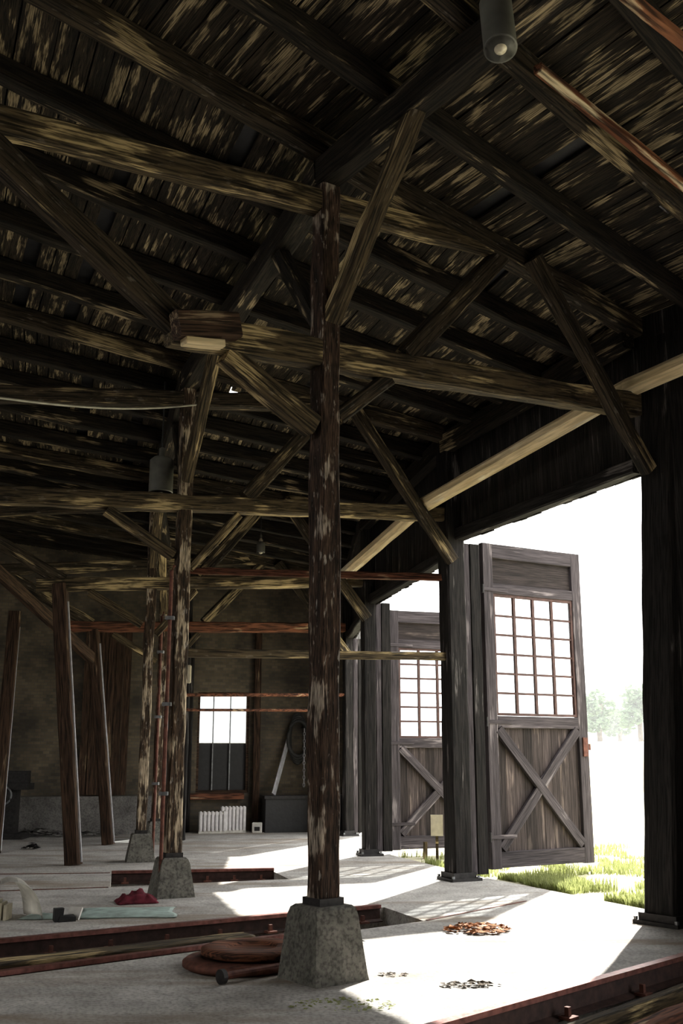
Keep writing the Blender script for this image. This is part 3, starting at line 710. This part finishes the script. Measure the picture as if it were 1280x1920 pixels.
# pipes beside the second and third columns
for i, dx, w_ in ((1, -.10, 'second column'), (2, .17, 'third column')):
    b = INNER[i] + Vector((dx, -.16 if i == 1 else .1, 0))
    t = thing('conduit_pipe', b, 'thin rusty conduit pipe standing against the %s' % w_, 'pipe')
    obj('pipe', tube([b + Vector((0, 0, 0.0)), b + Vector((0, 0, 1.5)), b + Vector((.0, 0, 3.68)), b + Vector((.03, 0, 3.75))], .022), 'rust', t)
    for z in (1.1, 2.1, 3.1):
        bm = bmesh.new(); addbox(bm, b.x - .05, b.x + .05, b.y - .04, b.y + .05, z, z + .04)
        obj('clamp', bm, 'iron', t)
# electric box
b = rp(3, 349, 1264); t = thing('switch_box', b, 'small cream switch box on the dark post left of the window', 'box')
bm = bmesh.new(); addbox(bm, -.09, .09, -.06, .06, -.17, .17); bmesh.ops.bevel(bm, geom=bm.edges[:], offset=.012, segments=2, affect='EDGES'); obj('box_body', bm, 'cream', t, wm(t))
bm = bmesh.new(); addbox(bm, -.015, .025, -.075, -.06, .02, .08); obj('switch', bm, 'black', t, wm(t))
tag(beam('wall_post', Vector((b.x - .02, b.y + .14, 0)), Vector((b.x - .02, b.y + .14, 4.6)), .15, .15, 'darkpost'), 'dark post carrying the cream switch box', 'post')

# ------------------------------------------------------------------ lamps
def lamp(c, r, h, label, tilt=None, bulb=True):
    t = thing('pendant_lamp', c, label, 'lamp')
    X = wm(t) @ (tilt or Matrix.Identity(4))
    obj('lamp_shade', lathe([(r, 0), (r * 1.02, .01), (r, .02), (r, h), (r * .7, h + .04), (r * .25, h + .06), (r * .25, h + .16), (r * .05, h + .18), (r * .05, h + .14), (r * .2, h + .03), (r * .93, h - .02), (r * .93, 0)]), 'lampgrey', t, X, True)
    obj('bulb', lathe([(.002, -.02), (.03, -.008), (.045, .035), (.04, .08), (.022, .13), (.022, .24)], 18), 'bulb', t, X, True)
    obj('lamp_socket', lathe([(.035, .22), (.035, h)], 14), 'cream', t, X, True)
    return t
lc = at(938, 92, 4.6)
lt = lamp(lc, .085, .36, 'grey cylindrical lamp with a bulb at the top of the picture', Matrix.Rotation(math.radians(-16), 4, 'X'))
obj('cord', tube([lc + Vector((0, 0, .5)), Vector((lc.x, lc.y, lc.z + .9))], .008, 6), 'black', lt)
l2 = rp(1, 288, 905) + Vector((0, .5, 0))
lt = lamp(l2, .15, .42, 'old grey pendant lamp hanging above the second tie beam')
obj('cord', tube([l2 + Vector((0, 0, .58)), Vector((l2.x, l2.y, 6.25))], .012, 6), 'black', lt)
l3 = rp(2, 486, 1030) + Vector((0, .3, 0))
lt = lamp(l3, .07, .14, 'tiny distant lamp hanging under the roof beyond the second tie beam')
obj('cord', tube([l3 + Vector((0, 0, .3)), Vector((l3.x, l3.y, 6.05))], .008, 6), 'black', lt)
# rusty battens hanging under the roof at upper right
for (pa_, pb2, u, w_, lab) in (((1008, 128), (1300, 362), .47, .075, 'rusty batten turning pale, below the roof right of the cylindrical lamp'), ((1165, -14), (1300, 96), .74, .06, 'orange rusty batten in the top right corner under the roof')):
    P_, Q_ = INNER[0].lerp(INNER[-1], u), OUTER[0].lerp(OUTER[-1], u)
    e_ = (Q_ - P_).normalized(); out_ = []
    for q in (pa_, pb2):
        s_, z_ = plane_sz(q[0], q[1], P_, Q_); out_.append(Vector((P_.x + e_.x * s_, P_.y + e_.y * s_, z_)))
    tag(beam('rusty_batten', out_[0], out_[1], w_, w_, 'rustpale', rough=.006), lab, 'batten')
# slack wire
w0, w1 = at(-60, 738, 8.5), at(425, 752, 13.0)
tag(obj('slack_wire', tube([w0.lerp(w1, t / 12) - Vector((0, 0, .12 * math.sin(math.pi * t / 12))) for t in range(13)], .012, 6), 'teal_cable'), 'pale wire stretched across the left side under the roof', 'wire')

# ------------------------------------------------------------------ rails
def rail(p, q, label, h=.15, top=.03, clips=6, group='shed track rails', side=-1, cat='rail', z0=None):
    d = (q - p); L = d.length; rz = math.atan2(d.y, d.x); base = Vector((p.x, p.y, top - h))
    t = thing('track_rail', base, label, 'rail', group, rz); X = wm(t)
    pr = [(-.065, 0), (.065, 0), (.065, .012), (.012, .028), (.011, h - .04), (.034, h - .03), (.034, h - .004), (.026, h), (-.026, h), (-.034, h - .004), (-.034, h - .03), (-.011, h - .04), (-.012, .028), (-.065, .012)]
    bm = bmesh.new(); n_ = max(2, int(L / .5)); R_ = []
    for k in range(n_ + 1): R_.append([bm.verts.new((L * k / n_, y, z)) for y, z in pr])
    for k in range(n_):
        for j in range(len(pr)): bm.faces.new((R_[k][j], R_[k][(j+1) % len(pr)], R_[k+1][(j+1) % len(pr)], R_[k+1][j]))
    bm.faces.new(R_[0]); bm.faces.new(R_[-1]); bmesh.ops.recalc_face_normals(bm, faces=bm.faces)
    obj('rail_bar', bm, 'shaded_rail', t, X)
    bm = bmesh.new(); addbox(bm, 0, L, -.036, .036, h - .03, h + .004); obj('rail_head', bm, 'railtop', t, X)
    for k in range(clips):
        x = L * (k + .5) / clips; bm = bmesh.new()
        addbox(bm, x - .05, x + .05, side * .1 - .04, side * .1 + .05, .012, .03)
        cl = obj('rail_clip', bm, 'rust', t, X); bm = bmesh.new()
        addbox(bm, x - .016, x + .016, side * .09 - .016, side * .09 + .016, .03, .085)
        obj('clip_bolt', bm, 'rust', cl, X)
    return t
def inset(c, d): return c
n0 = (ch0[3] - ch0[0]).normalized() * .07
rail(ch0[0] + n0, ch0[1] + n0, 'dark red rail crossing the bottom right corner of the floor', .17, .05, 4)
n1 = (ch1[3] - ch1[0]).normalized() * .07
rail(ch1[0] + n1, ch1[1].lerp(ch1[0], .02) + n1, 'far rail of the long channel behind the front footing', .16, .04, 9)
rail(ch1[3] - n1, ch1[2].lerp(ch1[3], .26) - n1, 'near rail of the long channel, left of the front footing', .12, .03, 5, side=1)
n2 = (ch2[3] - ch2[0]).normalized() * .06
rail(ch2[0] + n2, ch2[1] + n2, 'short rusted rail in the small pit behind the second column', .16, .05, 6)
tn = 5
for (a_, b_, w_, lab) in ((fl(-150, 1641), fl(206, 1637), .05, 'flush rusty rail strip left of the small pit'), (fl(-150, 1676), fl(203, 1664), .05, 'second flush rail strip left of the small pit'), (fl(800, 1726), fl(985, 1690), .03, 'flush rail strip running from the channel to the doorway')):
    bm = bmesh.new(); addbox(bm, 0, (b_ - a_).length, -w_/2, w_/2, -.01, .006)
    tag(obj('trim_%d' % tn, bm, 'rust', None, axis(a_, b_)), lab, None, None, 'structure'); tn += 1
# timber baulks in the channels
a, b = fl(900, 1950, -.1), fl(1330, 1842, -.1)
t_ = n0 * 0
tag(beam('timber_baulk', ch0[0].lerp(ch0[3], .16) + Vector((0, 0, -.13)), ch0[1].lerp(ch0[2], .16) + Vector((0, 0, -.13)), .1, .12, 'tie'), 'long timber baulk beside the corner rail in its channel', 'timber')
tag(beam('timber_baulk', ch0[0].lerp(ch0[3], .30) + Vector((0, 0, -.13)), ch0[1].lerp(ch0[2], .30) + Vector((0, 0, -.13)), .14, .1, 'rustwood'), 'reddish timber baulk farther inside the corner channel', 'timber')
tag(beam('timber_baulk', ch1[0].lerp(ch1[3], .45) + Vector((0, 0, -.08)), ch1[1].lerp(ch1[0], .36).lerp(ch1[2].lerp(ch1[3], .36), .45) + Vector((0, 0, -.08)), .24, .1, 'tie'), 'grey timber baulk lying between the long channel rails', 'timber')
# rubble pieces in the long channel
for k in range(14):
    u = random.uniform(.42, .95); w_ = random.uniform(.25, .8)
    P = (ch1[0].lerp(ch1[1], u)).lerp(ch1[3].lerp(ch1[2], u), w_); s = random.uniform(.03, .07)
    bm = bmesh.new(); bmesh.ops.create_icosphere(bm, subdivisions=1, radius=s)
    for v in bm.verts: v.co *= random.uniform(.7, 1.2); v.co.z *= .55
    tag(obj('rubble_stone', bm, 'gravel' if k % 3 else 'leaf', None, Matrix.Translation(P + Vector((0, 0, -.15 - (.3 if u > .86 else 0))))), 'small brown rubble stone in the long rail channel', 'stone', 'rubble stones in the long rail channel')

# ------------------------------------------------------------------ things lying on the floor
# stacked rusty discs behind the front footing
dc = fl(452, 1812); dc.z = 0
t = thing('rusty_disc', dc, 'round rusty iron disc lying left of the front footing', 'disc')
bm = lathe([(.01, .0), (.40, .0), (.44, .02), (.44, .05), (.41, .07), (.30, .075), (.28, .055), (.05, .055), (.01, .055)], 48)
obj('disc', bm, 'rust', t, wm(t), True)
t2 = thing('rusty_disc', dc + Vector((.07, .05, .078)), 'upper rusty disc lying on top of the round iron disc', 'disc')
obj('disc', lathe([(.01, .0), (.34, .0), (.38, .015), (.38, .05), (.34, .065), (.2, .06), (.18, .04), (.01, .04)], 48), 'rustwood', t2, wm(t2) @ Matrix.Rotation(.0, 4, 'X'), True)
# pipe with flange
p0, p1 = fl(415, 1846), fl(545, 1822); p0.z = .05; p1.z = .05
t = thing('iron_rod', p0 - Vector((0, 0, .05)), 'iron rod with a round flange lying in front of the disc', 'pipe')
obj('rod', tube([p0, p1], .026), 'rust', t)
d = (p1 - p0).normalized(); obj('flange', tube([p0 - d * .015, p0 + d * .02], .05, 16), 'dark', t)
# bent white sheet / chair-like thing at left edge
c = fl(18, 1722)
bm = bmesh.new(); N = 14; rows = []
for k in range(N + 1):
    a = math.pi * .62 * k / N
    x, z = .30 * math.cos(a) - .02, .36 * math.sin(a)
    rows.append([bm.verts.new((x * (1 - .15 * m_), -.24 + m_ * .16 + .04 * math.sin(k * .6), max(.004, z * (1 + .1 * math.sin(m_ * 1.7))))) for m_ in range(4)])
for k in range(N):
    for m_ in range(3): bm.faces.new((rows[k][m_], rows[k+1][m_], rows[k+1][m_+1], rows[k][m_+1]))
bmesh.ops.solidify(bm, geom=bm.faces[:], thickness=.02)
t = thing('broken_seat', c, 'bent off-white plastic seat shell at the left edge of the floor', 'seat')
obj('shell', bm, 'white', t, wm(t) @ Matrix.Rotation(.4, 4, 'Z'), True)
bm = bmesh.new(); 
for k in range(5): addbox(bm, -.2 + k * .05, -.17 + k * .05, -.1, .08, .0, .22 - .02 * k)
obj('inner_frame', bm, 'cream', t, wm(t) @ Matrix.Translation(Vector((-.02, -.05, 0))))
def crumple(w, l, h, name, c, mat, label, cat, seed, rz=0):
    bm = bmesh.new(); n_ = 18; g = []
    for a in range(n_ + 1):
        g.append([])
        for b in range(n_ + 1):
            x, y = (a / n_ - .5), (b / n_ - .5); r = max(abs(x), abs(y)) * 2
            z = h * (1 - r ** 2) * (.6 + .8 * abs(noise.noise(Vector((x * 5 + seed, y * 5, seed)))))
            q = noise.noise_vector(Vector((x * 3, y * 3, seed))) * .12
            g[-1].append(bm.verts.new(((x + q.x * .6) * w, (y + q.y * .6) * l, max(z, 0) + .006)))
    for a in range(n_):
        for b in range(n_): bm.faces.new((g[a][b], g[a+1][b], g[a+1][b+1], g[a][b+1]))
    bmesh.ops.solidify(bm, geom=bm.faces[:], thickness=.006)
    for v in bm.verts: v.co.z = max(v.co.z, .001)
    return tag(obj(name, bm, mat, None, Matrix.Translation(c) @ Matrix.Rotation(rz, 4, 'Z'), True), label, cat)
crumple(.95, .75, .03, 'plastic_sheet', fl(238, 1712), 'teal', 'pale teal plastic sheet spread on the floor before the second column', 'sheet', 3, .1)
crumple(.5, .2, .05, 'plastic_sheet', fl(88, 1722), 'teal', 'small pale blue scrap beside the broken white seat', 'sheet', 8, .0)
crumple(.44, .36, .13, 'red_cloth', fl(256, 1692), 'red', 'crumpled dark red cloth bundle against the second footing', 'cloth', 5, .3)
bm = bmesh.new(); addbox(bm, -.09, .0, -.06, .06, 0, .12); addbox(bm, -.04, .12, -.07, .05, .0, .05)
for v in bm.verts: v.co += noise.noise_vector(v.co * 20) * .02; v.co.z = max(v.co.z, 0)
tag(obj('debris_lump', bm, 'black', None, Matrix.Translation(fl(117, 1727)) @ Matrix.Rotation(.4, 4, 'Z')), 'small black lump of debris between the white seat and teal sheet', 'debris')
bm = bmesh.new(); addbox(bm, -.07, .07, -.01, .01, 0, .12)
tag(obj('debris_lump', bm, 'white', None, Matrix.Translation(fl(136, 1724)) @ Matrix.Rotation(-.4, 4, 'Z') @ Matrix.Rotation(-.5, 4, 'X')), 'white chip propped beside the small black lump', 'debris')
# leaf pile, individually unclear -> stuff
def scatter(c, rx, ry, n, mat, label, hmax=.05, size=.05, name='leaf_litter'):
    bm = bmesh.new()
    for k in range(n):
        a = random.uniform(0, 6.28); r = math.sqrt(random.random()); x, y = r * rx * math.cos(a), r * ry * math.sin(a)
        s = size * random.uniform(.5, 1.3); z = random.uniform(.008, hmax) * (1.1 - r)
        Rm = Matrix.Rotation(random.uniform(0, 6), 3, 'Z') @ Matrix.Rotation(random.uniform(-.6, .6), 3, 'X')
        vv = [bm.verts.new(Rm @ Vector(p) + Vector((x, y, z + s * .3))) for p in ((-s, 0, 0), (0, -s*.5, .1*s), (s, 0, 0), (0, s*.5, .15*s))]
        bm.faces.new(vv)
    return tag(obj(name, bm, mat, None, Matrix.Translation(c)), label, 'leaves', None, 'stuff')
scatter(fl(893, 1745), .30, .26, 170, 'leaf', 'pile of rust-brown dry leaves on the sunlit floor')
scatter(fl(880, 1849), .22, .06, 50, 'gravel', 'dark crumbs of dirt on the sunlit floor near the corner', .02, .03)
scatter(fl(735, 1829), .12, .04, 24, 'gravel', 'thin trail of dirt crumbs right of the front footing', .015, .025)
scatter(fl(655, 1768), .12, .12, 40, 'dark', 'dark crumbs between the front footing and the channel', .04, .035)
scatter(fl(58, 1592), .14, .12, 40, 'dark', 'small dark heap far back on the left floor', .08, .06)
scatter(fl(70, 1568), 1.6, .35, 320, 'plinth', 'grey rubble scatter at the foot of the plinth', .12, .09, 'rubble_litter')
scatter(fl(640, 1885), .35, .18, 120, 'grass', 'mossy growth along the crack by the front footing', .012, .02, 'moss')

# ------------------------------------------------------------------ things by the end wall
def wp(px, py, off): 
    s, z = wloc(px, py); P = WMX @ Vector((s, -off, 0)); return Vector((P.x, P.y, 0))
for k, (px, w_, h_, lab) in enumerate(((393, .56, .43, 'left of two white ribbed radiators under the window'), (432, .52, .52, 'right and taller of two white radiators under the window'))):
    c = wp(px, 1500, .55 - .1 * k); t = thing('radiator', c, lab, 'radiator', 'radiators under the window', math.atan2(WD.y, WD.x))
    bm = bmesh.new(); n_ = 7
    for j in range(n_):
        x = -w_/2 + (j + .5) * w_ / n_; addbox(bm, x - w_/n_*.42, x + w_/n_*.42, -.07, .07, .04, h_)
    bmesh.ops.bevel(bm, geom=bm.edges[:], offset=.015, segments=2, affect='EDGES')
    obj('ribs', bm, 'radiator', t, wm(t))
    bm = bmesh.new(); addbox(bm, -w_/2, w_/2, -.04, .04, .0, .06); addbox(bm, -w_/2 + .01, w_/2 - .01, -.05, .05, h_ - .07, h_ - .02); obj('headers', bm, 'white', t, wm(t))
c = wp(474, 1500, .6); t = thing('small_box', c, 'small white box on the floor right of the radiators', 'box')
bm = bmesh.new(); addbox(bm, -.1, .1, -.08, .08, 0, .2); bmesh.ops.bevel(bm, geom=bm.edges[:], offset=.01, segments=1, affect='EDGES'); obj('body', bm, 'white', t, wm(t))
bm = bmesh.new(); addbox(bm, -.05, .06, -.085, -.08, .04, .12); obj('dark_mark', bm, 'dark', t, wm(t))
s0, z0 = wloc(485, 1490); s1, z1 = wloc(650, 1490)
t = thing('workbench', WMX @ Vector(((s0 + s1) / 2, -.45, 0)), 'black low bench along the end wall right of the window', 'bench', rz=math.atan2(WD.y, WD.x))
Lb = s1 - s0; bm = bmesh.new(); addbox(bm, -Lb/2, Lb/2, -.28, .28, z0 - .06, z0); obj('bench_top', bm, 'dark', t, wm(t))
bm = bmesh.new(); addbox(bm, -Lb/2 + .03, Lb/2 - .03, -.24, .24, 0, z0 - .06); obj('bench_body', bm, 'black', t, wm(t))
# leaning pale pole
s, z = wloc(505, 1478); P = WMX @ Vector((s, -.5, z0 + .02)); s, z = wloc(541, 1380); Q = WMX @ Vector((s, -.08, z))
tag(beam('leaning_board', P, Q, .03, .12, 'pole', rough=.001), 'pale narrow board leaning on the end wall above the black bench', 'board')
# hose coil and chain
s, z = wloc(556, 1385); hc = WMX @ Vector((s, -.12, z))
bm = bmesh.new()
for k in range(4):
    pts = [hc + (WD * math.cos(a) * (.17 + .02 * k) + Vector((0, 0, 1)) * math.sin(a) * (.52 - .05 * k)) + WN * (.03 * k) for a in [2*math.pi*j/28 for j in range(28)]]
    tube(pts, .035, 8, True, bm)
tag(obj('hose_coil', bm, 'rope', None, None, True), 'coil of black hose hanging on the end wall', 'hose')
s, z = wloc(565, 1370); cc = WMX @ Vector((s, -.3, 0)); t = thing('hanging_chain', cc + Vector((0, 0, z)), 'pale metal chain hanging before the black hose coil', 'chain')
bm = bmesh.new()
for k in range(16):
    q = cc + Vector((0, 0, z - k * .075)); ax = WD if k % 2 else WN
    tube([q + ax * .02 * math.cos(a) + Vector((0, 0, .045 * math.sin(a))) for a in [2*math.pi*j/10 for j in range(10)]], .007, 5, True, bm)
obj('links', bm, 'pole', t)
bm = tube([cc + Vector((0, 0, z + .04)), cc + Vector((0, 0, z + .04)) - WN * .3], .012, 6); obj('hook', bm, 'dark', t)
# old machine in the gloom at the far left
mc = wp(28, 1500, 1.0); t = thing('machine_stand', mc, 'dark iron machine stand in the gloom at the far left', 'machine')
bm = bmesh.new(); addbox(bm, -.3, .3, -.25, .25, 0, .1); addbox(bm, -.12, .12, -.12, .12, .1, .9); obj('pedestal', bm, 'dark', t, wm(t))
bm = bmesh.new(); addbox(bm, -.4, .35, -.2, .2, .9, 1.02); addbox(bm, -.1, .3, -.1, .1, 1.02, 1.25); obj('table', bm, 'dark', t, wm(t))
obj('handwheel', tube([(mc.x - .1 + .17 * math.cos(a), mc.y - .3, .8 + .17 * math.sin(a)) for a in [2*math.pi*j/20 for j in range(20)]], .018, 6, True), 'iron', t)
# white board and stake by the second doorway
b = fl(820, 1618)
t = thing('sign_board', Vector((b.x, b.y, 0)), 'small blank white board on a stake outside the second doorway', 'board')
bm = bmesh.new(); addbox(bm, -.09, .09, -.01, .01, .38, .68); obj('board', bm, 'cream', t, wm(t))
bm = bmesh.new(); addbox(bm, -.02, .02, .01, .04, -.05, .64); obj('stake', bm, 'tie', t, wm(t))
b = fl(797, 1606); tag(beam('wooden_stake', Vector((b.x, b.y, -.03)), Vector((b.x + .01, b.y, .22)), .09, .06, 'tie'), 'short wooden stub in the grass before the second open door', 'stake')

# ------------------------------------------------------------------ outdoors
bm = bmesh.new(); N = 150; g = []
def ground_z(x, y): 
    r = math.hypot(x, y); return -.04 + max(0, r - 24) * .045 * (1 if r < 80 else 1) if r < 80 else 2.48 + (r - 80) * .01
for a in range(N + 1):
    g.append([])
    for b in range(N + 1):
        x, y = -60 + 220 * a / N, -4 + 210 * (b / N) ** 1.8
        g[-1].append(bm.verts.new((x, y, min(ground_z(x, y), 3.2) + (.02 * noise.noise(Vector((x, y, 0)))))))
for a in range(N):
    for b in range(N): bm.faces.new((g[a][b], g[a+1][b], g[a+1][b+1], g[a][b+1]))
kill = [f for f in bm.faces if all(inside(outer_loop, v.co.x, v.co.y) for v in f.verts)]
bmesh.ops.delete(bm, geom=kill, context='FACES')
bmesh.ops.recalc_face_normals(bm, faces=bm.faces)
tag(obj('ground', bm, 'field', None, None, True), 'dry grass field outside the shed', None, None, 'structure')
def grassfield(name, cells, n, label):
    bm = bmesh.new()
    for k in range(n):
        (c0, c1, c2, c3) = random.choice(cells); u, w_ = random.random(), random.random() ** 1.9
        P = (c0.lerp(c1, u)).lerp(c3.lerp(c2, u), w_)
        if noise.noise(Vector((P.x * 1.3, P.y * 1.3, 3))) < -.02: continue
        h = random.uniform(.03, .11) * (1.2 + noise.noise(Vector((P.x * 2, P.y * 2, 9))))
        a = random.uniform(0, 6.28); wv = Vector((math.cos(a), math.sin(a), 0)) * random.uniform(.005, .011); ld = Vector((math.cos(a + 1.5), math.sin(a + 1.5), 0)) * h * random.uniform(.1, .6)
        z = Vector((0, 0, -.04)); P = Vector((P.x, P.y, 0)) + z
        v = [bm.verts.new(P - wv), bm.verts.new(P + wv), bm.verts.new(P + wv * .7 + ld * .4 + Vector((0, 0, h * .6))), bm.verts.new(P - wv * .7 + ld * .4 + Vector((0, 0, h * .6))), bm.verts.new(P + ld + Vector((0, 0, h)))]
        bm.faces.new((v[0], v[1], v[2], v[3])); bm.faces.new((v[3], v[2], v[4]))
    return tag(obj(name, bm, 'grass'), label, 'grass', None, 'stuff')
grassfield('grass', [(OUTER[0] + Vector((.35, .6, 0)), OUTER[1] + Vector((.55, .4, 0)), OUTER[1] + Vector((3.2, 5.5, 0)), OUTER[0] + Vector((4.4, 6.5, 0)))], 16000, 'green grass growing outside the front doorway')
grassfield('grass', [(OUTER[1] + Vector((.35, .5, 0)), OUTER[2] + Vector((.45, .0, 0)), OUTER[2] + Vector((2.4, .9, 0)), OUTER[1] + Vector((2.4, 1.5, 0)))], 3000, 'green grass tufts outside the second doorway')
def tree(c, h, r, label, seed):
    rnd = random.Random(seed)
    t = thing('tree', c, label, 'tree', 'pale trees beyond the field')
    obj('trunk', tube([c - Vector((0, 0, .3)), c + Vector((0, 0, h * .35)), c + Vector((.2, 0, h * .7))], .22, 8), 'bark', t)
    bm = bmesh.new()
    cl = [(rnd.uniform(-r, r) * .6, rnd.uniform(-r, r) * .6, h * rnd.uniform(.3, .85), rnd.uniform(.35, .6) * r) for _ in range(9)]
    for _ in range(1500):
        x, y, z, q = rnd.choice(cl); d = Vector((rnd.gauss(0, 1), rnd.gauss(0, 1), rnd.gauss(0, 1))).normalized() * q * rnd.uniform(.7, 1.05)
        p = Vector((x, y, z)) + d; s = rnd.uniform(.15, .32); Rm = Matrix.Rotation(rnd.uniform(0, 6), 3, 'Z') @ Matrix.Rotation(rnd.uniform(0, 3), 3, 'X')
        bm.faces.new([bm.verts.new(c + p + Rm @ Vector(k)) for k in ((-s, 0, 0), (0, -s * .6, 0), (s, 0, 0), (0, s * .6, 0))])
    obj('crown', bm, 'foliage', t)
for k, (px, y, h, r, lab) in enumerate(((1125, 84, 4.2, 1.5, 'low pale tree at the left end of the distant tree line'), (1163, 104, 3.6, 1.4, 'lowest middle tree of the distant tree line'), (1202, 86, 5.0, 1.6, 'taller pale tree next to the right-hand door post'))):
    P = at(px, 1400, y); P.z = min(ground_z(P.x, P.y), 3.2); tree(P, h, r, lab, 11 + k)
# sun-lit haze over the field
m = bpy.data.materials.new('haze'); m.use_nodes = True; m.node_tree.nodes.clear()
vn = m.node_tree.nodes.new('ShaderNodeVolumeScatter'); vn.inputs['Color'].default_value = (.95, .98, 1, 1); vn.inputs['Density'].default_value = .0025; vn.inputs['Anisotropy'].default_value = .3
on = m.node_tree.nodes.new('ShaderNodeOutputMaterial'); m.node_tree.links.new(vn.outputs[0], on.inputs['Volume'])
bm = bmesh.new(); addbox(bm, -20, 80, 30, 130, -1, 16)
tag(obj('haze', bm, m), 'bright summer haze over the field', 'haze', None, 'stuff')
